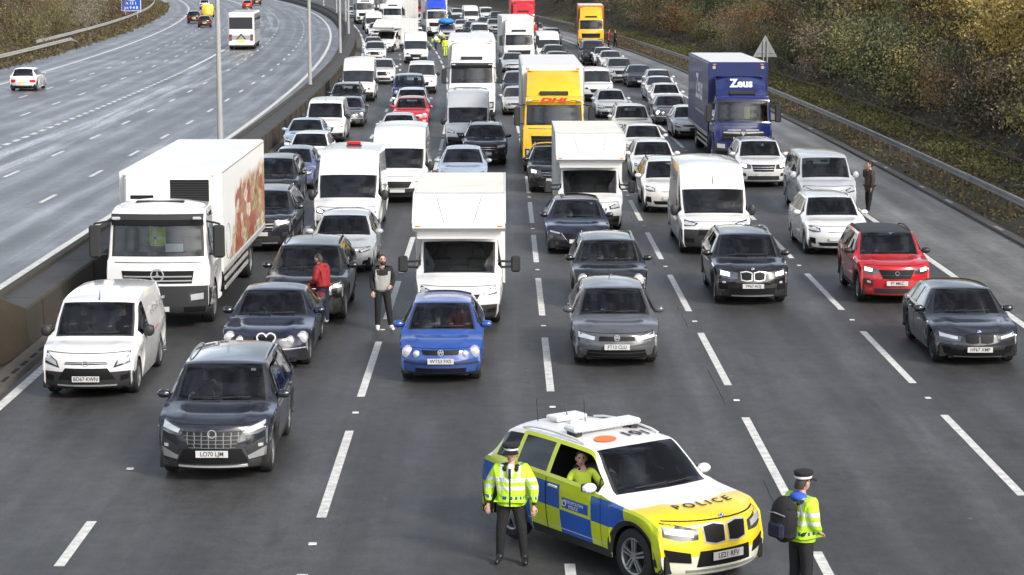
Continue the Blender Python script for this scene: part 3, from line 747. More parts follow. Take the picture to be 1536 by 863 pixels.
def car_stations(L, W, H, zl, zc, yc, yh, yr, yt, zt, zh=None, nose=0.0, sweep=0.30, roofw=0.70, hr=None, boot=None, tailw=0.86, cream=None):
    """generic car: zl bonnet lip, (yc, zc) windscreen foot, yh windscreen head, yr roof end, (yt, zt) rear glass foot"""
    w = W / 2; zh = zh or H - 0.055; S = []
    S += [(0.13, 0.21, w * .78, .215, sweep * .8), (0.05, 0.24, w * .84, .245, sweep * .92), (0.015, 0.36, w * .88, .36, sweep), (0.0, zl * .60, w * .895, zl * .60, sweep * 1.04),
          (0.03 + nose * .3, zl * .80, w * .895, zl * .79, sweep * 1.06), (0.07 + nose * .7, zl * .94, w * .885, zl * .91, sweep * 1.04), (0.15 + nose, zl, w * .875, zl * .95, sweep * .98, 'lip')]
    S += [(0.42 + nose, zl + (zc - zl) * .42, w * .875, zl + (zc - zl) * .36 - .015, sweep * .75), (0.5 * yc + .32, zl + (zc - zl) * .70, w * .875, zl + (zc - zl) * .62 - .02, sweep * .6)] if yc > .75 else [(0.15 + nose + (yc - .15) * .5, zl + (zc - zl) * .5, w * .88, zl + (zc - zl) * .45 - .02, sweep * .8)]
    S += [(yc, zc, w * .87, zc - .045, .20, 'cowl'), (yc + (yh - yc) * .5, zc + (zh - zc) * .54, w * (.87 + roofw) / 2 * 1.015, zc + (zh - zc) * .5 - .03, .16), (yh, zh, w * roofw, zh - .035, .10, 'header')]
    if hr: S += [(yh + .25, zh + (H - zh) * .45, w * roofw * .99, zh + (H - zh) * .33 - .04, .04), (yh + hr, H - .015, w * roofw * .985, H - .10, 0.0)]
    else: S += [(yh + .16, zh + (H - zh) * .5, w * roofw, zh + (H - zh) * .5 - .045, .06)]
    S += [((yh + yr) / 2, H, w * roofw, H - (.085 if hr else .06), 0.0), (yr, H - (.03 if hr else .05), w * (roofw - .02), H - (.115 if hr else .11), -.04, 'roofend')]
    S += [(yt, zt, w * max(.80, roofw - .06), zt - .03, -.14, 'rwbot')]
    if boot: S += [(yt + .1, zt - .01, w * .81, zt - .045, -.14), (L - .12, boot, w * .80, boot - .04, -.18)]
    S += [(L - .04, min(zt - .12, (boot or zt) - .06), w * tailw, min(zt - .14, (boot or zt) - .08), -.20), (L - .01, .60, w * .885, .60, -.26), (L, .42, w * .885, .42, -.26), (L - .05, .27, w * .84, .27, -.24)]
    plan = [(0, .70), (.12, .78), (sweep * 1.05, .925), (.62, .985), (1.0, 1.0), (L - .9, 1.0), (L - .35, .965), (L - .1, .86), (L, .75)]
    belt = [(0, zl - .03), (yc, zc - .05), (yr, max(zt - .02, zc)), (L, zt - .03)]
    return S, plan, belt

def wheel(b_t, b_r, cx, cy, r, wd, side, spokes=5, dark=False):
    """tyre and spoked rim, outer face towards side"""
    o = side
    b_t.lathe_x([(-wd / 2 * o, r * .66), (-wd / 2 * o, r * .90), (-wd * .36 * o, r * .985), (0, r), (wd * .36 * o, r * .985), (wd / 2 * o, r * .90), (wd / 2 * o, r * .70), (wd * .40 * o, r * .66)], 'rubber', cx, cy, r, 22)
    rm = 'rimdark' if dark else 'rim'; xo = cx + o * wd * .40
    b_r.lathe_x([(o * wd * .42, r * .70), (o * wd * .44, r * .66), (o * wd * .36, r * .61), (o * wd * .06, r * .59)], rm, cx, cy, r, 22)
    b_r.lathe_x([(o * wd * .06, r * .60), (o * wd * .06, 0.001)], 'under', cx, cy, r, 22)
    b_r.lathe_x([(o * wd * .10, r * .17), (o * wd * .40, r * .15), (o * wd * .42, 0.001)], rm, cx, cy, r, 12)
    for k in range(spokes):
        a = 2 * math.pi * k / spokes + .3; u = Vector((0, math.cos(a), math.sin(a))); t = Vector((0, -math.sin(a), math.cos(a))); c = Vector((xo, cy, r))
        for sg in ((-.5, .5) if spokes <= 5 else (0,)):
            p = [c + u * r * .13 + t * r * .10 * sg * 1.2 - t * .012, c + u * r * .13 + t * r * .10 * sg * 1.2 + t * .012, c + u * r * .63 + t * r * .16 * sg + t * .017, c + u * r * .63 + t * r * .16 * sg - t * .017]
            q = [x - Vector((o * .03, 0, 0)) for x in p]; I = [b_r.pt(x) for x in p]; J = [b_r.pt(x) for x in q]
            b_r.face(I if o > 0 else I[::-1], rm)
            for i in range(4): b_r.face((I[i], J[i], J[(i + 1) % 4], I[(i + 1) % 4]), rm)

class Parts:
    """collects a vehicle's parts; links them as children of one Empty, or, for tiny far ones, as a single mesh"""
    def __init__(s): s.p = []
    def new(s, name, parent=None, sharp=31):
        b = MB(); s.p.append([name, b, parent, sharp]); return b
    def link(s, name, lod):
        if lod == 0:
            a = MB()
            for n, b, _, _ in s.p: a.add(b)
            o = a.build(name, None, 40); return o
        root = empty(name); made = {}
        for n, b, par, sh in s.p:
            if not b.f: continue
            o = b.build(n, made[id(par)] if par is not None else root, sh); made[id(b)] = o
        return root

def design(sh, P, D, lod, S):
    """lamps, grilles, intakes, plates: shapes lying on the nose"""
    W2 = sh.W2
    def mir(l): return [(-x, z) for x, z in l]
    for hl in D.get('hl', ()):
        lo, up = hl[0], hl[1]; mt = hl[2] if len(hl) > 2 else 'lens'
        for f in (lambda l: l, mir):
            b = P.new(hl[3] if len(hl) > 3 else 'headlight')
            sh.patch(b, f(lo), f(up), 'lensdark' if mt in ('lens', 'lamp_on') else mt, .008, 8 if lod else 3, 3 if lod else 1)
            if mt == 'lamp_on': pass
            if mt in ('lens', 'lamp_on') and lod:
                la, ua = np.array(lo), np.array(up); L2 = []; U2 = []
                for t in ((.14, .5, .86) if mt == 'lens' else (.38, .6, .8)):
                    a = la[0] + (la[-1] - la[0]) * t; c = ua[0] + (ua[-1] - ua[0]) * t
                    L2.append(tuple(a + (c - a) * .22)); U2.append(tuple(a + (c - a) * .80))
                sh.patch(b, f(L2), f(U2), 'lens' if mt == 'lens' else 'lamp_on', .016, 6, 2)
    for r in D.get('round', ()):
        x, z, rad, mt = r[:4]
        for sg in (-1, 1):
            b = P.new('headlight'); y = sh.front_y(x * W2, z * S['zl']); c = Vector((sg * x * W2, y + .02, z * S['zl']))
            b.cyl(c + Vector((0, .12, 0)), c + Vector((0, -.035, 0)), rad * 1.12, rad * 1.08, 'chrome', 16); b.ell(c + Vector((0, -.03, 0)), (rad * .95, .035, rad * .95), mt, 14, 6)
    for g in D.get('grille', ()):
        b = P.new(g[3] if len(g) > 3 else 'grille'); lo, up, mt = g[:3]; lo2 = [(-x, z) for x, z in lo[::-1]] + lo if lo[0][0] > 0 or g[-1] == 'both' else lo
        up2 = [(-x, z) for x, z in up[::-1]] + up if up[0][0] > 0 or g[-1] == 'both' else up
        sh.patch(b, lo2, up2, mt, .012, 24 if lod else 4, 6 if lod else 1)
    if lod:
        for (x0, x1, z, h, mt) in D.get('bars', ()):
            b = P.new('grille_bar'); sh.patch(b, [(x0, z), (x1, z)], [(x0, z + h), (x1, z + h)], mt, .020, 8, 1)
    for fp in D.get('pair', ()):
        for f in (lambda l: l, mir):
            b = P.new(fp[3]); sh.patch(b, f(fp[0]), f(fp[1]), fp[2], fp[4] if len(fp) > 4 else .014, 12 if lod else 2, 6 if lod else 1)
    for bd in D.get('badge', ()):
        z = bd[0] * S['zl']; y = sh.front_y(0, z) - .014; rad = bd[1]; b = P.new('badge')
        b.lathe_x([(0, rad), (.012, rad), (.012, rad * .82), (0, rad * .82)], 'chrome', 0, 0, 0, 18); v = [(p[1], y - p[0] - .004, z + p[2]) for p in b.v]; b.v = v
        if bd[2] == 'star':
            for k in range(3):
                a = math.pi / 2 + k * 2.0944; b.poly([(rad * .14 * math.cos(a + 1.5), y - .012, z + rad * .14 * math.sin(a + 1.5)), (rad * .14 * math.cos(a - 1.5), y - .012, z + rad * .14 * math.sin(a - 1.5)), (rad * .9 * math.cos(a), y - .012, z + rad * .9 * math.sin(a))], 'chrome')
        elif bd[2] == 'quarter':
            for k, mm in enumerate(('white', 'bluelens', 'white', 'bluelens')):
                b.poly([(0, y - .013, z)] + [(rad * .8 * math.cos(k * 1.5708 + j * .3927), y - .013, z + rad * .8 * math.sin(k * 1.5708 + j * .3927)) for j in range(5)][::-1], mm)
        else: b.add(text_mb(bd[2], rad * (1.5 if len(bd[2]) == 1 else .95), 'chrome', bold=.004), lambda p: (p[0], y - .012, z + p[1]))
def plate_mb(text, mt='plate', w=.52, h=.112):
    b = MB(); b.box(-w / 2, w / 2, -.006, .006, -h / 2, h / 2, mt, .003)
    if text: b.add(text_mb(text, h * .92, 'ink', bold=.0015), lambda p: (p[0] * .90, -.0085, p[1]))
    return b

DES = {
 'generic': dict(hl=[([(.46, .76), (.72, .74), (.94, .82)], [(.50, .90), (.74, .97), (.96, 1.03)])], grille=[([(-.44, .80), (.44, .80)], [(-.46, .92), (.46, .92)], 'grille'), ([(-.60, .34), (.60, .34)], [(-.66, .52), (.66, .52)], 'grille', 'intake')],
                 pair=[([(.70, .36), (.86, .40)], [(.70, .50), (.86, .52)], 'trim', 'fog_lamp_recess')], bars=[(-.42, .42, .85, .012, 'chrome')], plate=.60),
 'suv': dict(hl=[([(.50, .76), (.74, .75), (.95, .80)], [(.50, .92), (.75, .96), (.97, 1.0)])], grille=[([(-.40, .66), (.40, .66)], [(-.48, .93), (.48, .93)], 'grille'), ([(-.66, .32), (.66, .32)], [(-.62, .48), (.62, .48)], 'trim', 'intake')],
             pair=[([(.68, .46), (.86, .48)], [(.70, .58), (.88, .60)], 'trim', 'fog_lamp_recess')], bars=[(-.42, .42, .74, .012, 'chrome'), (-.45, .45, .83, .012, 'chrome'), (-.55, .55, .27, .03, 'steel')], plate=.55),
}
def make_vehicle(name, S, D, lod, kind='car'):
    """S: stations and sizes, D: front design"""
    sh = Shell(S, {2: 5, 1: 3, 0: 2}[lod]); P = Parts(); W2 = sh.W2
    tg = sh.tag; US = sh.US if lod else [0, .4, .75, .9, 1.0]
    body = P.new('body'); rest = {}
    def bag(n, key=None, parent=None):
        k = (n, key)
        if k not in rest: rest[k] = P.new(n, parent)
        return rest[k]
    clad = S.get('clad', 0); rake = S.get('sideglass', (0, 0)); roofm = S.get('roofmat', 'paint'); lowm = S.get('lowmat')
    us = [-u for u in US[::-1]] + US[1:]
    bon = lod == 2 and S.get('bonnet', True)
    wsm = 'glass' if lod else 'glassdark'; swm = S.get('sidemat', 'glass') if lod else 'glassdark'
    for i in range(sh.n - 1):
        tm = (sh.t[i] + sh.t[i + 1]) / 2
        for j in range(len(us) - 1):
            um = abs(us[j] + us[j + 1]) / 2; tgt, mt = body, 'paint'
            if tg['cowl'] <= tm <= tg['header']:
                f = (tm - tg['cowl']) / (tg['header'] - tg['cowl'])
                if um < .955: tgt, mt = bag('windscreen'), (wsm if um < .92 and .035 < f < .955 else 'trim')
                if lod == 0 and um < .9: tgt, mt = body, 'glassdark'
            elif 'rwbot' in tg and tg['roofend'] <= tm <= tg['rwbot'] and S.get('rearglass', True):
                f = (tm - tg['roofend']) / (tg['rwbot'] - tg['roofend'])
                if um < .93 and .12 < f: tgt, mt = (bag('rear_window') if lod else body), swm
            elif tm < tg['lip'] and S.get('nosez'):
                zz = (sh.zc[i] + sh.zc[i + 1]) / 2
                if zz < S['nosez']: mt = S.get('nosemat', 'trim')
            elif tg['lip'] <= tm < tg['cowl'] and bon and um < .93: tgt = bag('bonnet')
            elif tg['header'] < tm < tg['roofend'] and roofm != 'paint' and um < .95: mt = roofm
            p = [sh.top(i, us[j]), sh.top(i, us[j + 1]), sh.top(i + 1, us[j + 1]), sh.top(i + 1, us[j])]
            tgt.__dict__.setdefault('q', []).append((p, mt))
    for side in (1, -1):
        for i in range(sh.n - 1):
            a, c = sh.flank(i), sh.flank(i + 1); ym = (a[0][1] + c[0][1]) / 2; gh = (a[0][2] - a[5][2] + c[0][2] - c[5][2]) / 2; tm = (sh.t[i] + sh.t[i + 1]) / 2
            rows = range(len(a) - 1) if lod else (0, 2, 4, 6, 9, 11)
            for r in range(len(a) - 1):
                tgt, mt = body, 'paint'; zm = (a[r][2] + a[r + 1][2] + c[r][2] + c[r + 1][2]) / 4
                if r < 5 and gh > .10 and rake[0] <= ym <= rake[1]:
                    if 1 <= r <= 3 and gh * .5 > .06:
                        pil = any(abs(ym - q) < .045 for q in S.get('pillars', ()))
                        if pil: mt = S.get('pillarmat', 'trim')
                        else: tgt, mt = (bag('side_window', side) if lod else body), (swm if ym < S.get('privfrom', 99) else ('privacy' if lod else 'glassdark'))
                elif r >= 5:
                    if zm < clad and ym > S.get('cladfrom', .62): mt = 'trim'
                    elif ym < S.get('nosemax', .5) and S.get('nosez') and zm < S['nosez']: mt = S.get('nosemat', 'trim')
                    elif lod == 2:
                        for k, (d0, d1) in enumerate(S.get('doors', ())):
                            if d0 <= ym <= d1 and r < 13 and zm > S['sill'] + .06: tgt = bag('door', (side, k))
                if lowm and r >= 5 and zm < S['lowz']: mt = lowm
                p = [a[r], a[r + 1], c[r + 1], c[r]]; p = [(side * x, y, z) for x, y, z in p]
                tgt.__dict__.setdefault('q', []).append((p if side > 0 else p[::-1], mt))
    # weld each bag's faces through shared positions so that shading is smooth
    for _, b, _, _ in P.p:
        if 'q' in b.__dict__:
            K = {}
            for p, mt in b.q:
                idx = []
                for v in p:
                    k = (round(v[0], 4), round(v[1], 4), round(v[2], 4))
                    if k not in K: K[k] = b.pt(v)
                    if not idx or (K[k] != idx[-1] and K[k] != idx[0]): idx.append(K[k])
                if len(idx) >= 3: b.face(idx, mt, True)
            del b.q
    if clad and lod:      # dark plastic lips round the wheel arches
        for w in S['axles']:
            for side in (1, -1):
                b = P.new('arch_trim'); G = []
                for k in range(17):
                    a = math.pi * (k / 16 * 1.06 - .03); row = []
                    for rr_, o_ in ((S['ra'] - .012, .004), (S['ra'], .016), (S['ra'] + .055, .012), (S['ra'] + .062, -.01)):
                        y = w + rr_ * math.cos(a); z = max(S['sill'] + .01, S['r'] + rr_ * math.sin(a)); row.append((side * (sh.side_x(y, max(z, S['sill'] + .05)) + o_), y, z))
                    G.append(row)
                b.grid(G, 'trim', True, flip=side > 0)
    # underside, wheels
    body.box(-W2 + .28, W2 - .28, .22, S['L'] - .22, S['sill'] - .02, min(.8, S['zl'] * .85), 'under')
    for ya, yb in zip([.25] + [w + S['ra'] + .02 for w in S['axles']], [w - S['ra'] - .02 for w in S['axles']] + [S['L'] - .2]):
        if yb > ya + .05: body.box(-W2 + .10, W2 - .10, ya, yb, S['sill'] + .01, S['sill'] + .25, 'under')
    for w in S['axles']:
        for side in (1, -1):
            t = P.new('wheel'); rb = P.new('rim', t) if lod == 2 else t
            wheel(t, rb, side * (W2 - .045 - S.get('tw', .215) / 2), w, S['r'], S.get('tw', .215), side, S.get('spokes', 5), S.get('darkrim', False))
    design(sh, P, D, lod, S)
    # mirrors
    for side in ((-1, 1) if S.get('mirror') else ()):
        b = P.new('wing_mirror'); y = S['mirror'][0]; z = S['mirror'][1]; mh = S.get('mirh', .15); x = side * (sh.side_x(y, z) + .12)
        G = MB(); G.ell((x, y, z), (.115, .075, mh / 2), S.get('mirmat', 'paint'), 10, 7); b.add(G)
        b.box(min(side * (W2 - .12), x), max(side * (W2 - .12), x), y - .02, y + .03, z - mh * .45, z - mh * .2, 'trim')
        b.box(x - .085, x + .085, y + .068, y + .082, z - mh * .35, z + mh * .35, 'lensdark')
    # wipers, aerial, handles
    if lod:
        b = P.new('wiper')
        for x0, x1 in ((-.62, -.02), (.02, .62)):
            yb = sh.tag['cowl']; p = []
            for x in (x0, (x0 + x1) / 2, x1):
                u = x; i = int(np.searchsorted(sh.t, tg['cowl'] + (tg['header'] - tg['cowl']) * .07)); q = sh.top(i, u); p.append((q[0], q[1] - .02, q[2] + .012 + (x - x0) * .03))
            b.tube(p, .008, 'trim', 4)
        cab = P.new('interior'); yd = S['cabin'][0]; zs = S['cabin'][2]
        cab.box(-W2 * .80, W2 * .80, yd, yd + .42, zs - .1, zs + .30, 'dash', .05)
        for x in (-W2 * .42, W2 * .42):
            cab.box(x - .24, x + .24, yd + .95, yd + 1.10, zs + .0, zs + .55, 'seat', .05); cab.box(x - .12, x + .12, yd + .98, yd + 1.08, zs + .58, zs + .78, 'seat', .03)
            cab.box(x - .24, x + .24, yd + .55, yd + 1.05, zs - .12, zs + .06, 'seat', .04)
        if S['cabin'][1] > 2: cab.box(-W2 * .76, W2 * .76, yd + 1.9, yd + 2.05, zs - .1, zs + .58, 'seat', .05)
        else: cab.box(-W2 * .86, W2 * .86, yd + 1.2, yd + 1.25, zs - .4, S['H'] - .25, 'bulkhead')
        c = Vector((-W2 * .42, yd + .47, zs + .33)); rg = [c + Vector((.19 * math.cos(a), .19 * math.sin(a) * .35, .19 * math.sin(a) * .93)) for a in np.linspace(0, 2 * math.pi, 17)]
        cab.tube(rg, .014, 'trim', 5)
    if lod == 2:
        for k, (d0, d1) in enumerate(S.get('doors', ())):
            for side in (1, -1):
                par = rest.get(('door', (side, k)))
                b = P.new('handle', par); zz = sh.belt((d0 + d1) / 2) - .10; y = d1 - .16; x = sh.side_x(y, zz)
                b.box(side * x - .02, side * x + .02, y - .10, y + .10, zz - .018, zz + .018, 'paint' if S.get('paintedhandle', True) else 'trim', .008)
                g = body
                for yy in (d0, d1): sh.sidepatch(g, yy - .004, yy + .004, S['sill'] + .08, sh.belt(yy) - .02, side, 'under', .0035, 1, 6)
        b = P.new('shut_line')
        for h in (.985,): sh.patch(b, [(-.84, h - .012), (.84, h - .012)], [(-.84, h), (.84, h)], 'under', .004, 16, 1)
        b = P.new('rear_view_mirror', None); i = int(np.searchsorted(sh.t, tg['cowl'] + (tg['header'] - tg['cowl']) * .86)); q = sh.top(i, 0); b.box(-.11, .11, q[1] + .06, q[1] + .09, q[2] - .10, q[2] - .03, 'trim', .01)
        if S.get('sticker'): q = sh.top(i, .70); b = P.new('windscreen_sticker'); b.box(q[0] - .05, q[0] + .03, q[1] + .035, q[1] + .045, q[2] - .085, q[2] - .045, 'white')
    if S.get('rails') and lod:
        for side in (-1, 1):
            b = P.new('roof_rail'); pts = []
            for f in np.linspace(0, 1, 9):
                tt = sh.tag['header'] + (sh.tag['roofend'] - sh.tag['header']) * (.12 + .74 * f); i = int(np.searchsorted(sh.t, tt)); q = sh.top(min(i, sh.n - 1), side * .93); pts.append((q[0], q[1], q[2] + .015 + .04 * math.sin(math.pi * min(1, max(0, f))) ** .4))
            b.tube(pts, .018, S['rails'], 6)
    if S.get('aerial') and lod:
        b = P.new('aerial'); i = int(np.searchsorted(sh.t, tg['header'] + (tg['roofend'] - tg['header']) * S['aerial'])); q = sh.top(i, 0); b.cyl((0, q[1], q[2] - .01), (0, q[1] + .12, q[2] + .22), .012, .005, 'trim', 6)
    pz = D.get('plate', .5) * S['zl']; py = sh.front_y(0, pz)
    if D.get('plate'):
        b = P.new('number_plate'); b.add(plate_mb(''), lambda p: (p[0], p[1] + py - .03, p[2] + pz))
    if S.get('taildes'):
        for lo, up, mt, nm, off in S['taildes']:
            if lo[0][0] > .2:
                for f in (1, -1):
                    b = P.new(nm); sh.patch(b, [(f * x, z) for x, z in lo], [(f * x, z) for x, z in up], mt, off, 5, 2, True)
            else: b = P.new(nm); sh.patch(b, lo, up, mt, off, 6, 2, True)
    for fn in S.get('extra', ()): fn(sh, P, S, body, lod)
    o = P.link(name, lod)
    o['plate_y'] = py - .03; o['plate_z'] = pz
    return o, sh
def spec(L, W, H, zl, zc, yc, yh, yr, yt, zt, r, wf, wr, **k):
    ks = {q: k.pop(q) for q in ('zh', 'nose', 'sweep', 'roofw', 'hr', 'boot', 'tailw') if q in k}
    st, plan, belt = car_stations(L, W, H, zl, zc, yc, yh, yr, yt, zt, **ks)
    S = dict(L=L, W=W, H=H, zl=zl, zc=zc, st=st, plan=plan, belt=belt, sill=k.pop('sill', .19), r=r, ra=r + .055, axles=(wf, wr), sideglass=(yc + .38, yr + .1), pillars=((yh + yr) / 2 - .18, yr - .42),
             mirror=(yc + .48, zc + .03), cabin=(yc + .32, 3, zc - .42), doors=((yc + .30, (yh + yr) / 2 - .18), ((yh + yr) / 2 - .17, min(wr - .25, yr - .45))))
    S.update(k); S['cuts'] = [q for d in S['doors'] for q in d] + [p + e for p in S['pillars'] for e in (-.045, .045)]
    return S
TAIL = [([(.52, .78), (.93, .74)], [(.50, 1.0), (.90, 1.02)], 'tail', 'tail_light', .012), ([(-.7, .36), (.7, .36)], [(-.7, .50), (.7, .50)], 'trim', 'rear_bumper_trim', .008), ([(-.27, .70), (.27, .70)], [(-.27, .82), (.27, .82)], 'plateyellow', 'number_plate', .012)]
SP = {}
SP['hatch'] = spec(4.10, 1.76, 1.47, .73, .97, 1.0, 1.68, 3.5, 3.92, .98, .31, .83, 3.38, taildes=TAIL)
SP['golf'] = spec(4.20, 1.79, 1.48, .74, .975, 1.0, 1.72, 3.6, 4.02, 1.0, .315, .86, 3.43, sweep=.26, aerial=.9)
SP['polo'] = spec(3.90, 1.65, 1.465, .74, .975, .90, 1.58, 3.3, 3.70, .98, .29, .78, 3.24, sweep=.24, mirmat='paint')
SP['mini'] = spec(4.11, 1.79, 1.56, .86, 1.06, .98, 1.60, 3.6, 3.98, 1.08, .33, .82, 3.40, sweep=.24, rails='steel', clad=.34, sill=.2, roofw=.74)
SP['mazda'] = spec(4.46, 1.80, 1.45, .70, .96, 1.18, 1.92, 3.7, 4.22, 1.0, .32, .93, 3.63, sticker=True, sweep=.34)
SP['coupe'] = spec(4.32, 1.77, 1.42, .72, .94, 1.22, 1.90, 3.5, 4.06, .98, .325, .80, 3.49, sweep=.30, darkrim=True, spokes=10)
SP['jag'] = spec(4.90, 1.82, 1.43, .72, .94, 1.42, 2.10, 3.25, 4.02, .99, .33, .92, 3.83, boot=.98, sweep=.32, roofw=.68)
SP['saloon'] = spec(4.65, 1.80, 1.44, .72, .96, 1.22, 1.95, 3.2, 3.95, 1.0, .32, .90, 3.65, boot=.97, taildes=TAIL)
SP['suv'] = spec(4.50, 1.84, 1.66, .93, 1.11, 1.08, 1.74, 3.95, 4.34, 1.12, .35, .90, 3.55, clad=.42, sill=.25, sweep=.26, roofw=.74, rails='trim', taildes=TAIL)
SP['x1'] = spec(4.44, 1.82, 1.60, .90, 1.08, 1.10, 1.78, 3.85, 4.28, 1.10, .34, .86, 3.53, clad=.36, sill=.23, sweep=.26, roofw=.73, rails='steel', darkrim=False)
SP['niro'] = spec(4.36, 1.81, 1.56, .86, 1.06, 1.10, 1.78, 3.8, 4.2, 1.08, .33, .88, 3.58, sill=.2, sweep=.28, roofw=.73, rails='paint')
SP['ecosport'] = spec(4.10, 1.77, 1.65, .98, 1.13, .98, 1.58, 3.6, 3.98, 1.12, .335, .82, 3.34, clad=.36, sill=.24, sweep=.26, roofw=.76, roofmat='trim', mirmat='trim', rails='trim')
SP['rav'] = spec(4.60, 1.855, 1.685, .97, 1.13, 1.10, 1.80, 4.0, 4.45, 1.14, .355, .93, 3.62, clad=.44, sill=.26, sweep=.27, roofw=.74, rails='steel', privfrom=3.0, sticker=True)
SP['evoque'] = spec(4.50, 1.90, 1.66, 1.0, 1.13, 1.16, 1.84, 3.95, 4.38, 1.18, .37, .90, 3.58, clad=.34, sill=.26, sweep=.24, roofw=.74, rails='trim')
SP['smallvan'] = spec(4.42, 1.83, 1.78, .92, 1.11, .84, 1.52, 4.22, 4.38, 1.0, .33, .88, 3.54, zh=1.67, roofw=.80, sweep=.24, nosez=.54, rearglass=False, sideglass=(1.15, 1.95), pillars=(), cabin=(1.05, 2, .74), mirh=.24, mirmat='trim', doors=((1.10, 2.02),), bonnet=True, aerial=.02, sill=.22, nosemax=.95, cream=None, lowz=0)
SP['midvan'] = spec(4.95, 1.92, 1.94, .96, 1.16, .82, 1.48, 4.74, 4.90, 1.05, .34, .95, 3.95, zh=1.78, roofw=.80, sweep=.24, nosez=.50, rearglass=False, sideglass=(1.15, 1.95), pillars=(), cabin=(1.02, 2, .88), mirh=.26, mirmat='trim', doors=((1.05, 1.95),), sill=.22, aerial=.05)
SP['minibus'] = spec(4.90, 1.90, 1.97, 1.04, 1.25, .80, 1.46, 4.70, 4.86, 1.1, .34, .92, 3.92, zh=1.84, roofw=.80, sweep=.24, sideglass=(1.15, 4.5), pillars=(2.05, 3.3), cabin=(1.02, 3, .90), mirh=.24, doors=((1.05, 2.05), (2.07, 3.3)), sill=.22, privfrom=2.1)
SP['highvan'] = spec(5.60, 2.04, 2.52, .96, 1.17, .74, 1.36, 5.40, 5.56, 1.2, .35, .98, 4.35, zh=1.81, hr=1.05, roofw=.90, sweep=.22, nosez=.54, rearglass=False, sideglass=(1.08, 1.95), pillars=(), cabin=(.95, 2, .80), mirh=.34, mirmat='trim', doors=((1.0, 1.95),), sill=.26)
SP['ducato'] = spec(5.50, 2.05, 2.48, .98, 1.15, .70, 1.30, 5.30, 5.46, 1.2, .35, .95, 4.30, zh=1.78, hr=1.0, roofw=.91, sweep=.20, nosez=.74, rearglass=False, sideglass=(1.02, 1.95), pillars=(), cabin=(.92, 2, .78), mirh=.34, mirmat='trim', doors=((1.0, 1.95),), sill=.26, aerial=.02, nosemax=.42)
SP['pickup'] = spec(5.0, 1.88, 1.85, 1.10, 1.26, 1.28, 1.86, 4.4, 4.78, 1.25, .38, .95, 3.9, clad=.48, sill=.36, sweep=.2, roofw=.80, mirmat='trim', spokes=5)
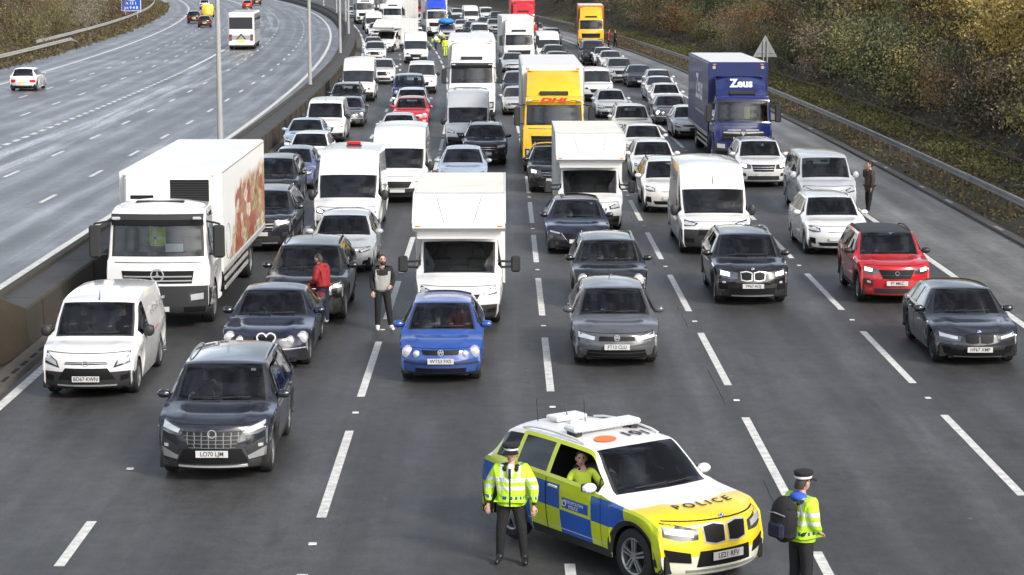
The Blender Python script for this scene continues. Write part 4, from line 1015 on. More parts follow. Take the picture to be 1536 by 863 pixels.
# ------------------------------------------------------------------ lorries, box vans, coach
def prism(b, prof, x0, x1, mts, side):
    """extrude a (y, z) outline across x; mts: one material per outline edge"""
    A = [b.pt((x0, y, z)) for y, z in prof]; B = [b.pt((x1, y, z)) for y, z in prof]; n = len(prof)
    b.face(A[::-1], side); b.face(B, side)
    for i in range(n):
        j = (i + 1) % n; b.face((A[i], A[j], B[j], B[i]), mts[i % len(mts)])
def lorry(name, c):
    """c: cab width/height, windscreen foot and head, cargo box and trim choices"""
    W = c.get('W', 2.38); w = W / 2; wz = c.get('wz', 1.68); hz = c.get('hz', 2.55); Hc = c.get('Hc', 2.85); D_ = 2.0
    st = [(.10, .34, w * .95, .34, .10), (.03, .40, w * .96, .40, .13), (0, .55, w * .965, .55, .14), (0, .95, w * .965, .95, .14), (.02, wz - .40, w * .96, wz - .40, .14), (.05, wz - .06, w * .95, wz - .07, .15, 'lip'),
          (.07, wz, w * .945, wz - .01, .15, 'cowl'), (.15, (wz + hz) / 2, w * .93, (wz + hz) / 2, .15), (.24, hz, w * .915, hz - .02, .14, 'header'), (.36, hz + (Hc - hz) * .55, w * .91, hz + (Hc - hz) * .5, .12), (.62, Hc - .02, w * .90, Hc - .09, .06),
          (1.2, Hc, w * .90, Hc - .07, 0), (1.9, Hc - .01, w * .90, Hc - .08, 0, 'roofend'), (2.0, Hc - .12, w * .90, Hc - .18, 0, 'rwbot'), (2.02, 1.3, w * .93, 1.3, 0), (2.02, .6, w * .93, .6, 0)]
    zl = wz - .1
    S = dict(L=2.05, W=W, H=Hc, zl=zl, zc=wz, st=st, plan=[(0, .95), (.2, .985), (.5, 1), (3, 1)], belt=[(0, wz - .1), (.5, wz - .12), (3, wz - .08)], sill=.42, r=.48, ra=.56, axles=(1.30,), tw=.30,
             sideglass=(.40, 1.30), pillars=(), mirror=None, cabin=(.35, 2, wz - .45), doors=((.36, 1.42),) if c['lod'] == 2 else (), bonnet=False, rearglass=False, nosez=c.get('nosez', .80), nosemat=c.get('nosemat', 'trim'), nosemax=.5, spokes=8, cuts=[.36, 1.42])
    def extra(sh, P, S, body, lod):
        zf = c.get('zf', 1.05); b0, b1, bt, bw = c['box']; ww = bw / 2
        cb = P.new('cargo_box', None, None); bm = c.get('boxmat', 'boxwhite')
        cb.box(-ww, ww, b0, b1, zf, bt, bm, .04)
        cb.box(-ww + .08, ww - .08, b0 + .1, b1 - .1, bt - .02, bt + .012, c.get('roofmat', 'white'))
        for x in (-ww, ww):
            cb.box(x - .012, x + .012, b0 + .02, b1 - .02, zf - .06, zf + .06, 'galv', .004)
        for x in (-ww, ww):
            for y in np.arange(b0 + .9, b1 - .2, 1.15): cb.box(x - .004, x + .004, y - .01, y + .01, zf + .08, bt - .08, 'boxtrim')
            cb.box(x - .008, x + .008, b0 + .02, b1 - .02, bt - .07, bt - .045, 'boxtrim')
        for x in (-ww + .25, ww - .25):
            q = P.new('marker_lamp'); q.box(x - .07, x + .07, b0 - .02, b0 + .01, bt - .12, bt - .07, 'amber', .006)
        for x in (-ww + .02, ww - .02):
            cb.box(x - .025, x + .025, b0 - .012, b0 + .05, zf, bt - .02, c.get('edge', bm), .01)
        ch = P.new('chassis'); ch.box(-.5, .5, .6, b1 - .3, .62, zf - .02, 'under'); ch.box(-ww + .2, ww - .2, 2.1, 2.9, .45, .95, 'under', .03); ch.box(-ww + .1, ww - .1, b1 - .12, b1 - .02, .45, .62, 'trim')
        for x in (-1, 1):
            g = P.new('side_guard')
            for z in (.48, .70, .90): g.box(x * (ww - .06) - .02, x * (ww - .06) + .02, 2.95, c['rear'][0] - .75, z, z + .10, 'galv', .01)
            for y in (3.0, (3.0 + c['rear'][0] - .75) / 2, c['rear'][0] - .8): g.box(x * (ww - .09) - .02, x * (ww - .09) + .02, y, y + .06, .48, zf - .03, 'trim')
            for wy in c['rear']:
                t = P.new('wheel'); r2 = P.new('rim', t) if lod == 2 else t
                wheel(t, r2, x * (ww - .06 - .2), wy, .48, .40, x, 8)
                g.box(x * (ww - .42), x * (ww - .04), wy - .62, wy + .62, zf - .09, zf - .05, 'trim', .01)
            m = P.new('wing_mirror')
            x0 = x * (w + .02); x1 = x * (w + .24)
            mz0, mz1 = wz - .02, wz + .72
            m.box(min(x1 - x * .14, x1 + x * .12), max(x1 - x * .14, x1 + x * .12), .02, .18, mz0, mz1, 'trim', .04)
            m.tube([(x0 - x * .1, .4, mz1 + .06), (x1, .12, mz1 + .03), (x1, .12, mz1 - .1)], .025, 'trim', 6); m.tube([(x0 - x * .1, .42, mz0 + .05), (x1, .12, mz0 + .06)], .025, 'trim', 6)
        if c.get('visor'):
            v = P.new('sun_visor'); G = []
            for u in np.linspace(-.96, .96, 9): G.append([(u * w * .93, .14 + .14 * abs(u)**2.3, hz - .12), (u * w * .93, .06 + .14 * abs(u)**2.3, hz + .02), (u * w * .93, .16 + .14 * abs(u)**2.3, hz + .14)])
            v.grid(G, c['visor'], True, flip=True); v.grid([[(x, y + .02, z) for x, y, z in r_] for r_ in G], c['visor'], True)
            for x in (-.78, .78):
                q = P.new('marker_lamp'); q.box(x * w - .10, x * w + .10, .06, .14, hz + .02, hz + .09, 'lens', .02)
        if c.get('deflector'):
            d = P.new('roof_deflector'); dt, dw = c['deflector'][0], w * .88; y0 = .62
            G = []
            for f in np.linspace(0, 1, 7):
                z = Hc - .06 + (dt - Hc + .06) * f; y = y0 + (b0 - .15 - y0) * (f**1.5) * .82; k = dw * (1 - .05 * f)
                G.append([(-k, b0 - .12, z)] + [(u * k, y + .22 * abs(u)**3, z) for u in np.linspace(-1, 1, 11)] + [(k, b0 - .12, z)])
            d.grid(G, c.get('defmat', 'paint'), True)
            d.box(-dw * .95, dw * .95, b0 - .5, b0 - .13, dt - .03, dt, c.get('defmat', 'paint'), .01)
            d.box(-w * .46, w * .46, y0 - .02, y0 + .25, Hc - .02, Hc + .14, 'trim', .03)
            if c.get('deftext'):
                t, sz, mt = c['deftext']; fz = c.get('deftz', .55); z = Hc - .06 + (dt - Hc + .06) * fz; sl = .25 + .5 * fz
                yy = y0 + (b0 - .15 - y0) * (fz**1.5) * .82
                dy_ = lambda zz: y0 + (b0 - .15 - y0) * (max(0, (zz - Hc + .06) / (dt - Hc + .06))**1.5) * .82
                d.add(text_mb(t, sz, mt, shear=.15, bold=.018), lambda p: (p[0] * 1.1, dy_(z + p[1]) + .22 * abs(p[0] / dw)**3 - .03, z + p[1]))
                if c.get('defline'): d.box(-.55, .55, yy - .11, yy - .09, z - sz * .62, z - sz * .56, mt)
        for fn in c.get('more', ()): fn(sh, P, S, body, lod, c)
    S['extra'] = (extra,)
    D = dict(hl=[([(.56, .36), (.93, .38)], [(.58, .54), (.94, .56)], c.get('hlm', 'lens'))], grille=[([(-.70, .60), (.70, .60)], [(-.74, .83), (.74, .83)], c.get('grm', 'grille'))], pair=[([(.50, .26), (.90, .27)], [(.50, .34), (.92, .35)], 'grille', 'step')],
             bars=c.get('bars', [(-.70, .70, .67, .018, 'trim'), (-.70, .70, .74, .018, 'trim')]), badge=c.get('badge', ()), plate=.31)
    D.update(c.get('D', {}))
    return make_vehicle(name, S, D, c['lod'], 'lorry')[0]
mat('foodbase', (0.76, 0.76, 0.74), 0.4)
def foodmat():
    """a printed picture of sliced food on the lorry's side: blobs of tomato, bread and salad fading into the white panel"""
    m, nt, p = newmat('foodprint'); N = NX(nt); tc = nt.nodes.new('ShaderNodeTexCoord'); sp = nt.nodes.new('ShaderNodeSeparateXYZ'); nt.links.new(tc.outputs['Object'], sp.inputs[0])
    mp = nt.nodes.new('ShaderNodeMapping'); mp.inputs['Scale'].default_value = (1, .62, 1.0); nt.links.new(tc.outputs['Object'], mp.inputs[0])
    vo = nt.nodes.new('ShaderNodeTexVoronoi'); vo.inputs['Scale'].default_value = 2.8; nt.links.new(mp.outputs[0], vo.inputs['Vector'])
    v2 = nt.nodes.new('ShaderNodeTexVoronoi'); v2.inputs['Scale'].default_value = 8; nt.links.new(mp.outputs[0], v2.inputs['Vector'])
    cr_ = nt.nodes.new('ShaderNodeValToRGB'); cr_.color_ramp.interpolation = 'CONSTANT'; e = cr_.color_ramp.elements
    for k, (pos, col) in enumerate(((0, (.42, .10, .06)), (.22, (.60, .42, .26)), (.42, (.46, .20, .10)), (.60, (.72, .62, .48)), (.78, (.40, .34, .12)), (.9, (.40, .12, .08)))):
        q = e[k] if k < 2 else e.new(pos); q.position = pos; q.color = (*col, 1)
    sx = nt.nodes.new('ShaderNodeSeparateXYZ'); nt.links.new(vo.outputs['Color'], sx.inputs[0]); nt.links.new(sx.outputs[0], cr_.inputs[0])
    shade = N.ramp(v2.outputs['Distance'], 0, .8, 1.25, .55)
    sc = nt.nodes.new('ShaderNodeVectorMath'); sc.operation = 'SCALE'; nt.links.new(cr_.outputs[0], sc.inputs[0]); nt.links.new(shade, sc.inputs['Scale'])
    nz = N.noise(tc.outputs['Object'], .9, 4)
    edge = N.m('ADD', N.m('MULTIPLY', N.m('SUBTRACT', sp.outputs[1], 4.3), .55), N.m('MULTIPLY', N.m('SUBTRACT', nz, .5), 2.2))
    edge = N.m('ADD', edge, N.m('MULTIPLY', N.m('SUBTRACT', 2.2, sp.outputs[2]), .75))
    f = N.ramp(edge, .15, .35, 0, 1)
    f = N.m('MULTIPLY', f, N.ramp(N.m('ADD', sp.outputs[2], N.m('MULTIPLY', nz, .6)), 3.0, 3.25, 1, 0))
    col = N.mix(f, (.78, .78, .76), sc.outputs[0]); nt.links.new(col, p.inputs['Base Color']); p.inputs['Roughness'].default_value = .4
    M['foodprint'] = m
foodmat()
def merc_more(sh, P, S, body, lod, c):
    b0, b1, bt, bw = c['box']
    f = P.new('fridge_unit'); f.box(-1.02, 1.02, b0 - .42, b0 - .002, bt - .78, bt - .08, 'white', .05); f.box(-1.06, 1.06, b0 - .30, b0 - .002, bt - .09, bt - .03, 'white', .02)
    g = P.new('fridge_grille', f); g.box(.05, .96, b0 - .432, b0 - .415, bt - .70, bt - .17, 'grille', .01)
    for k in range(9): g.box(.06, .95, b0 - .438, b0 - .430, bt - .68 + k * .055, bt - .665 + k * .055, 'trim')
    g = P.new('maker_plate', f); g.box(-.88, -.34, b0 - .432, b0 - .415, bt - .62, bt - .53, 'grille', .005)
    s_ = P.new('side_print'); ww = bw / 2; s_.box(ww + .003, ww + .008, b0 + .15, b1 - .1, c['zf'] + .12, bt - .10, 'foodprint')
    lg = P.new('side_emblem'); rg = [(ww + .011, b0 + .95 + .42 * math.sin(a), c['zf'] + .62 + .42 * math.cos(a)) for a in np.linspace(0, 2 * math.pi, 25)]; lg.tube(rg, .012, 'signgrey', 4)
    hv = P.new('curtain_vest'); hv.box(-.24, .12, .55, .60, 1.86, 2.40, 'hivis_plain', .04); hv.box(-.18, .06, .54, .61, 2.02, 2.08, 'white'); hv.box(-.14, -.09, .54, .61, 1.9, 2.36, 'white')
    pp = P.new('dash_paper'); pp.box(.16, .56, .28, .30, 1.76, 1.95, 'white')
    st = P.new('cab_step'); 
    for z in (.55, .85): st.box(.95, 1.2, .4, .9, z, z + .04, 'steel')
    df = P.new('roof_dome'); df.ell((0, 1.0, 2.74), (1.0, .60, .17), 'paint', 18, 10); df.box(-.55, .55, .62, .80, 2.84, 2.89, 'trim', .02)
def zeus_more(sh, P, S, body, lod, c):
    b0, b1, bt, bw = c['box']; ww = bw / 2
    l = P.new('side_lettering')
    l.add(text_mb('Zeus', 1.5, 'white', shear=.15, bold=.03), lambda p: (-ww - .006, b0 + 4.0 - p[0], c['zf'] + 1.75 + p[1]))
    l.box(-ww - .006, -ww - .002, b0 + 1.6, b0 + 5.6, c['zf'] + .72, c['zf'] + .80, 'signgrey')
    n = P.new('cab_lettering'); zz = 1.02; y = sh.front_y(0, zz) - .016
    n.add(text_mb('MAN', .26, 'chrome', bold=.008), lambda p: (p[0] * 1.5, y - .01, zz + p[1]))
    k = P.new('grille_wings'); z0 = 1.30; yy = sh.front_y(0, z0) - .03
    for sg in (-1, 1): k.poly([(sg * .12, yy, z0 - .04), (sg * .86, yy + .02, z0), (sg * .80, yy + .02, z0 + .05), (sg * .14, yy, z0 + .05)][::sg], 'chrome'); k.poly([(sg * .1, yy, z0 + .09), (sg * .66, yy + .01, z0 + .10), (sg * .62, yy + .01, z0 + .14), (sg * .1, yy, z0 + .14)][::sg], 'chrome')
    k.poly([(-.13, yy - .002, z0 + .05), (0, yy - .002, z0 - .13), (.13, yy - .002, z0 + .05)][::-1], 'chrome')
    for x in (-1.02, 1.02): m = P.new('marker_lamp'); m.cyl((x, b0 - .03, bt - .22), (x, b0 + .02, bt - .22), .07, .07, 'lens', 12)
    v = P.new('cab_vest'); v.box(.10, .34, .62, .68, 1.85, 2.35, 'hivis_plain', .05)
def dhl_more(sh, P, S, body, lod, c):
    n = P.new('cab_lettering'); n.add(text_mb('DHL', .30, 'redletter', shear=.25, bold=.014), lambda p: (p[0] * 1.9, .045 + p[1] * .5, 2.93 + p[1] * .72))
    n.box(-.85, -.60, .03, .045, 2.90, 2.93, 'redletter'); n.box(.60, .85, .03, .045, 2.90, 2.93, 'redletter')
    for x in (-1, 1): m = P.new('side_skirt'); m.box(x * 1.2 - .03, x * 1.2 + .03, 1.95, 3.2, .5, 2.6, 'paint', .02)

LUT = spec(2.30, 1.98, 2.00, .98, 1.19, .74, 1.36, 2.06, 2.22, 1.4, .35, .98, 4.55, zh=1.84, roofw=.89, sweep=.22, nosez=.54, rearglass=False, sideglass=(1.08, 1.85), pillars=(), cabin=(.95, 2, .82), mirh=.36, mirmat='trim', doors=((1.0, 1.9),), sill=.26)
LUT['doors'] = ((1.0, 1.9),); LUT['mirror'] = (1.22, 1.48)
def luton_extra(top, L, w, slope):
    def f(sh, P, S, body, lod):
        b = P.new('cargo_box', None, None)
        prof = [(2.32, .72), (2.32, 2.16), (.62, 2.16), (.50, 2.24), (.56, 2.36), (slope, top - .06), (slope + .18, top), (L, top), (L, .72)]
        prism(b, prof[::-1], -w, w, ['boxwhite'] * 9, 'boxwhite')
        # roof sheet, edge trims, underrun
        b.box(-w + .03, w - .03, slope + .2, L - .02, top + .001, top + .012, 'roofcream')
        for x in (-w, w): b.tube([(x, .55, 2.36), (x, slope, top - .06), (x, slope + .18, top), (x, L, top)], .022, 'white', 5); b.box(x - .012, x + .012, 2.34, L, .70, .80, 'galv')
        b.tube([(-w, .50, 2.24), (w, .50, 2.24)], .02, 'boxtrim', 5)
        for x in (-.42, .42): b.tube([(x * .8, .55, 2.36), (x * 1.25, slope, top - .05)], .007, 'signgrey', 4)
        b.tube([(-w, slope + .16, top), (w, slope + .16, top)], .014, 'boxtrim', 5)
        for x in (-w, w):
            for y in np.arange(2.9, L, .62): b.box(x - .006, x + .006, y - .012, y + .012, .80, top - .06, 'boxtrim')
            b.box(x - .014, x + .014, L - .06, L - .01, .74, top, 'boxtrim')
        for x in (-w + .12, w - .12):
            q = P.new('marker_lamp'); q.box(x - .06, x + .06, .505, .53, 2.27, 2.31, 'amber', .008)
        b.box(-w + .1, w - .1, .70, .80, 1.98, 2.15, 'white')
        for x in (-1, 1):
            m = P.new('wing_mirror')
            m.tube([(x * .90, 1.18, 1.25), (x * 1.28, 1.20, 1.27)], .03, 'trim', 6); m.tube([(x * .88, 1.18, 1.40), (x * 1.28, 1.20, 1.38)], .03, 'trim', 6)
            m.box(min(x * 1.20, x * 1.42), max(x * 1.20, x * 1.42), 1.12, 1.26, 1.14, 1.52, 'trim', .04)
    return f
for nm, top, L in (('luton', 2.95, 6.3), ('luton_small', 2.98, 6.6)):
    s_ = dict(LUT); s_['extra'] = (luton_extra(top, L, 1.06, 1.35),); s_['mirror'] = None; SP[nm] = s_
TRANSIT = dict(hl=[([(.58, .76), (.92, .80)], [(.56, .86), (.94, 1.0)])], grille=[([(-.38, .58), (.38, .58)], [(-.50, .80), (.50, .80)], 'grille'), ([(-.60, .32), (.60, .32)], [(-.60, .42), (.60, .42)], 'grille', 'intake')], pair=[([(.66, .36), (.86, .38)], [(.66, .46), (.86, .48)], 'grille', 'fog_lamp_recess')],
               bars=[(-.44, .44, .66, .012, 'trim'), (-.46, .46, .73, .012, 'trim')], plate=.47)
DES['van'] = TRANSIT
DES['connect'] = dict(hl=[([(.56, .68), (.90, .76)], [(.62, .82), (.96, 1.05)])], grille=[([(-.46, .76), (.46, .76)], [(-.42, .81), (.42, .81)], 'grille'), ([(-.60, .44), (.60, .44)], [(-.44, .68), (.44, .68)], 'grille', 'intake')], pair=[([(.70, .40), (.86, .44)], [(.70, .52), (.88, .55)], 'grille', 'fog_lamp_recess')], bars=[(-.44, .44, .785, .008, 'chrome'), (-.62, .62, .30, .03, 'signgrey')], badge=[(.785, .06, '')], plate=.46)
DES['ducatof'] = dict(hl=[([(.60, .86), (.90, .84)], [(.50, .94), (.93, 1.03)])], grille=[([(-.52, .60), (.52, .60)], [(-.46, .76), (.46, .76)], 'grille')], pair=[([(.60, .38), (.86, .40)], [(.62, .50), (.88, .52)], 'grille', 'fog_lamp_recess')], bars=[(-.48, .48, .78, .03, 'chrome')], plate=.50)
def honeycomb():
    m, nt, p = newmat('honeycomb'); N = NX(nt); tc = nt.nodes.new('ShaderNodeTexCoord'); mp = nt.nodes.new('ShaderNodeMapping'); mp.inputs['Scale'].default_value = (1, 0, 1.9); nt.links.new(tc.outputs['Object'], mp.inputs[0])
    v = nt.nodes.new('ShaderNodeTexVoronoi'); v.inputs['Scale'].default_value = 8.5; v.inputs['Randomness'].default_value = 0.12; v.feature = 'DISTANCE_TO_EDGE'; nt.links.new(mp.outputs[0], v.inputs['Vector'])
    nt.links.new(N.mix(N.ramp(v.outputs['Distance'], .05, .09, 1, 0), (.005, .005, .006), (.16, .165, .17)), p.inputs['Base Color']); p.inputs['Roughness'].default_value = .4; M['honeycomb'] = m
honeycomb()
DES['rav'] = dict(hl=[([(.56, .80), (.75, .80), (.95, .88)], [(.48, .91), (.75, .97), (.98, 1.05)])], grille=[([(-.40, .60), (.40, .60)], [(-.52, .86), (.52, .86)], 'honeycomb'), ([(-.62, .34), (.62, .34)], [(-.50, .58), (.50, .58)], 'grille', 'intake')],
                  pair=[([(.66, .42), (.90, .50)], [(.56, .60), (.92, .76)], 'trim', 'fog_lamp_recess'), ([(.62, .40), (.92, .44)], [(.60, .46), (.93, .60)], 'steel', 'bumper_flash', .026), ([(.78, .60), (.86, .60)], [(.78, .65), (.86, .65)], 'lens', 'fog_lamp', .03)], bars=[(-.56, .56, .865, .012, 'trim'), (-.60, .60, .27, .03, 'chrome')], badge=[(.84, .07, '')], plate=.51)
KID = ([(.045, .73), (.17, .71), (.30, .74)], [(.04, .90), (.17, .935), (.32, .91)], 'grille', 'kidney_grille', .012)
KIR = ([(.025, .705), (.17, .685), (.315, .715)], [(.02, .92), (.17, .965), (.34, .935)], 'chrome', 'grille_surround', .006)
DES['bmw'] = dict(hl=[([(.42, .75), (.70, .74), (.94, .81)], [(.40, .91), (.70, .96), (.96, 1.0)], 'lamp_on')], grille=[([(-.58, .34), (.58, .34)], [(-.62, .50), (.62, .50)], 'grille', 'intake')], pair=[KIR, KID, ([(.66, .44), (.88, .46)], [(.68, .60), (.88, .62)], 'grille', 'side_intake'), ([(.72, .62), (.80, .62)], [(.72, .67), (.80, .67)], 'lens', 'fog_lamp', .02)], bars=[(-.56, .56, .27, .03, 'steel')], badge=[(1.0, .042, 'quarter')], plate=.56)
DES['bmwcoupe'] = dict(DES['bmw']); DES['bmwcoupe']['hl'] = [([(.44, .75), (.72, .74), (.95, .82)], [(.42, .89), (.72, .95), (.96, 1.0)])]
KR2 = (KIR[0], KIR[1], 'grille', 'grille_surround', .010); DES['bmwcoupe']['pair'] = [KR2, KID, ([(.60, .36), (.88, .42)], [(.66, .58), (.90, .60)], 'grille', 'side_intake')]; DES['bmwcoupe']['plate'] = .52
DES['polo'] = dict(round=[(.80, .86, .105, 'lens'), (.58, .83, .066, 'lens')], grille=[([(-.42, .82), (.42, .82)], [(-.46, .94), (.46, .94)], 'grille'), ([(-.60, .34), (.60, .34)], [(-.62, .46), (.62, .46)], 'grille', 'intake'), ([(-.93, .56), (.93, .56)], [(-.93, .62), (.93, .62)], 'trim', 'bumper_strip')], badge=[(.88, .062, 'W')], plate=.66)
DES['golf'] = dict(hl=[([(.46, .75), (.72, .73), (.94, .80)], [(.42, .90), (.72, .98), (.96, 1.04)])], grille=[([(-.42, .78), (.42, .78)], [(-.40, .90), (.40, .90)], 'grille'), ([(-.70, .34), (.70, .34)], [(-.66, .52), (.66, .52)], 'grille', 'intake')], bars=[(-.68, .68, .43, .02, 'trim')], badge=[(.87, .062, 'W')], plate=.62)
DES['mini'] = dict(round=[(.74, .84, .125, 'lens')], grille=[([(-.42, .52), (.42, .52)], [(-.48, .82), (.48, .82)], 'grille')], pair=[([(.66, .46), (.84, .48)], [(.66, .60), (.84, .62)], 'lens', 'fog_lamp')], bars=[(-.50, .50, .83, .02, 'chrome'), (-.44, .44, .66, .012, 'chrome')], badge=[(.97, .05, '')], plate=.42)
DES['jag'] = dict(round=[(.82, .90, .108, 'lens'), (.56, .86, .082, 'lens')], grille=[([(-.19, .66), (.19, .66)], [(-.24, .98), (.24, .98)], 'grille'), ([(-.50, .34), (.50, .34)], [(-.50, .46), (.50, .46)], 'grille', 'intake')], bars=[(-.90, -.26, .62, .028, 'chrome'), (.26, .90, .62, .028, 'chrome')], plate=.50)
DES['eco'] = dict(hl=[([(.52, .78), (.74, .76), (.93, .82)], [(.48, .90), (.74, .93), (.95, .97)], 'lamp_on')], grille=[([(-.38, .66), (.38, .66)], [(-.50, .88), (.50, .88)], 'grille'), ([(-.60, .30), (.60, .30)], [(-.60, .42), (.60, .42)], 'trim', 'intake')], pair=[([(.64, .48), (.88, .52)], [(.66, .62), (.88, .66)], 'trim', 'fog_lamp_recess'), ([(.70, .54), (.80, .55)], [(.70, .60), (.80, .61)], 'lens', 'fog_lamp', .024)], bars=[(-.42, .42, .74, .012, 'trim')], badge=[(.80, .05, '')], plate=.55)
DES['niro'] = dict(hl=[([(.54, .80), (.74, .78), (.93, .84)], [(.56, .92), (.76, .97), (.95, .99)])], grille=[([(-.56, .34), (.56, .34)], [(-.62, .46), (.62, .46)], 'grille', 'intake')], pair=[([(.68, .40), (.88, .44)], [(.70, .60), (.86, .62)], 'grille', 'side_intake')], bars=[(-.30, .30, .80, .015, 'signgrey')], plate=.58)
DES['ford'] = dict(hl=[([(.56, .80), (.76, .82), (.94, .90)], [(.52, .88), (.76, .96), (.96, 1.02)])], grille=[([(-.34, .56), (.34, .56)], [(-.46, .78), (.46, .78)], 'grille')], pair=[([(.64, .36), (.86, .40)], [(.66, .50), (.86, .54)], 'grille', 'fog_lamp_recess')], bars=[(-.40, .40, .66, .012, 'chrome')], plate=.44)
DES['mazda'] = dict(hl=[([(.54, .86), (.74, .84), (.94, .90)], [(.52, .93), (.74, .97), (.96, 1.0)])], grille=[([(-.30, .54), (0, .50), (.30, .54)], [(-.52, .90), (0, .92), (.52, .90)], 'grille')], pair=[([(.30, .53), (.53, .88)], [(.32, .57), (.53, .92)], 'chrome', 'grille_wing', .02)], plate=.60)
DES['lr'] = dict(round=[(.72, .84, .11, 'lens')], grille=[([(-.5, .66), (.5, .66)], [(-.5, .92), (.5, .92)], 'grille')], plate=.45)

for k_ in ('generic', 'suv', 'ford', 'jag', 'van'):
    d_ = dict(DES[k_])
    if 'hl' in d_: d_['hl'] = [(h_[0], h_[1], 'lamp_on') for h_ in d_['hl']]
    if 'round' in d_: d_['round'] = [(*r_[:3], 'lamp_on') for r_ in d_['round'][:1]] + list(d_['round'][1:])
    DES[k_ + '_on'] = d_
def coach():
    root = empty('coach'); L, W, H = 12.0, 2.5, 3.5; w = W / 2
    b = MB(); b.box(-w, w, 0, L, .38, H, 'paint', .16); b.box(-w + .1, w - .1, .1, L - .1, .28, .45, 'trim'); b.build('body', root)
    for sx in (-1, 1):
        b = MB(); b.box(sx * (w + .004) - .006, sx * (w + .004) + .006, .5, L - .7, 1.75, 2.95, 'glassdark'); b.build('side_window', root)
        for y in (2.6, 8.6, 9.9):
            t = MB(); rr_ = MB(); wheel(t, rr_, sx * (w - .18), y, .5, .3, sx, 8); t.add(rr_); t.build('wheel', root)
    b = MB(); b.box(-w + .16, w - .16, L - .006, L + .012, 1.95, 3.05, 'glassdark', .005); b.build('rear_window', root)
    b = MB(); b.box(-w + .25, w - .25, L + .002, L + .014, .95, 1.35, 'signgrey', .004); b.box(-.35, .35, L + .004, L + .02, .72, .9, 'plateyellow'); b.build('engine_cover', root)
    for sx in (-1, 1):
        b = MB(); b.box(sx * 1.0 - .14, sx * 1.0 + .14, L + .004, L + .03, .85, 1.45, 'lensdark', .01); b.box(sx * 1.0 - .1, sx * 1.0 + .1, L + .02, L + .04, 1.0, 1.2, 'tail', .01); b.build('tail_light', root)
    b = MB(); b.poly([(-.5, L + .018, .97), (.0, L + .018, 1.55), (.5, L + .018, .97), (.34, L + .018, .97), (0, L + .018, 1.36), (-.34, L + .018, .97)][::-1], 'trim'); b.build('rear_emblem', root)
    b = MB(); b.box(-w + .05, w - .05, L - .1, L + .06, .40, .66, 'paint', .04); b.build('rear_bumper', root)
    b = MB(); b.box(w - .02, w + .3, .0, .15, 2.2, 2.9, 'trim', .03); b.build('wing_mirror', root)
    b = MB(); b.box(-w + .12, w - .12, -.012, .02, 1.3, 3.0, 'glassdark'); b.build('windscreen', root)
    return root

# ------------------------------------------------------------------ people
def hivis():
    m, nt, p = newmat('hivis'); N = NX(nt); tc = nt.nodes.new('ShaderNodeTexCoord'); sp = nt.nodes.new('ShaderNodeSeparateXYZ'); nt.links.new(tc.outputs['Object'], sp.inputs[0]); z = sp.outputs[2]
    x = N.m('ABSOLUTE', sp.outputs[0])
    band = N.m('MAXIMUM', N.inr(z, 1.13, 1.185), N.inr(z, 1.245, 1.30)); shd = N.m('MULTIPLY', N.inr(x, .105, .15), N.m('GREATER_THAN', z, 1.30)); band = N.m('MAXIMUM', band, shd)
    chk = N.m('MULTIPLY', N.inr(z, .985, 1.035), N.m('GREATER_THAN', N.m('SINE', N.m('MULTIPLY', N.m('ADD', sp.outputs[0], sp.outputs[1]), 75)), 0))
    zip_ = N.m('MULTIPLY', N.m('LESS_THAN', x, .012), N.m('LESS_THAN', sp.outputs[1], 0))
    n = N.noise(tc.outputs['Object'], 9, 3)
    c = N.mix(band, (.46, .74, .03), (.62, .64, .66)); c = N.mix(chk, c, (.02, .06, .30)); c = N.mix(zip_, c, (.02, .02, .03)); nt.links.new(c, p.inputs['Base Color']); p.inputs['Roughness'].default_value = .6
    b = nt.nodes.new('ShaderNodeBump'); b.inputs['Strength'].default_value = .6; b.inputs['Distance'].default_value = .05; nt.links.new(n, b.inputs['Height']); nt.links.new(b.outputs[0], p.inputs['Normal'])
    M['hivis'] = m
hivis()
def skin_mesh(verts, edges, radii, root=0, sub=1):
    me = bpy.data.meshes.new('skin'); me.from_pydata(verts, edges, []); o = bpy.data.objects.new('skin', me); COL.objects.link(o)
    o.modifiers.new('s', 'SKIN'); sv = me.skin_vertices[0].data
    for i, r in enumerate(radii): sv[i].radius = (r, r) if isinstance(r, (int, float)) else r; sv[i].use_root = (i == root)
    md = o.modifiers.new('d', 'SUBSURF'); md.levels = sub; md.render_levels = sub
    dg = bpy.context.evaluated_depsgraph_get(); r = bpy.data.meshes.new_from_object(o.evaluated_get(dg))
    v = [tuple(p.co) for p in r.vertices]; f = [tuple(p.vertices) for p in r.polygons]
    bpy.data.objects.remove(o); bpy.data.meshes.remove(me); bpy.data.meshes.remove(r)
    return v, f
BASE = dict(pelvis=(0, 0, .95), waist=(0, -.005, 1.10), chest=(0, .0, 1.30), neck=(0, .005, 1.47), head=(0, -.012, 1.56),
            shr=(-.185, .01, 1.41), elr=(-.235, .03, 1.13), wrr=(-.235, -.04, .88), shl=(.185, .01, 1.41), ell=(.235, .03, 1.13), wrl=(.235, -.04, .88),
            hpr=(-.095, 0, .90), knr=(-.105, -.02, .50), anr=(-.115, .02, .09), tor=(-.125, -.17, .035), hpl=(.095, 0, .90), knl=(.105, -.02, .50), anl=(.115, .02, .09), tol=(.125, -.17, .035))
RAD = dict(pelvis=(.150, .115), waist=(.140, .105), chest=(.165, .115), neck=.056, head=.055, shr=.072, elr=.048, wrr=.034, shl=.072, ell=.048, wrl=.034, hpr=.108, knr=.080, anr=.060, tor=.042, hpl=.108, knl=.080, anl=.060, tol=.042)
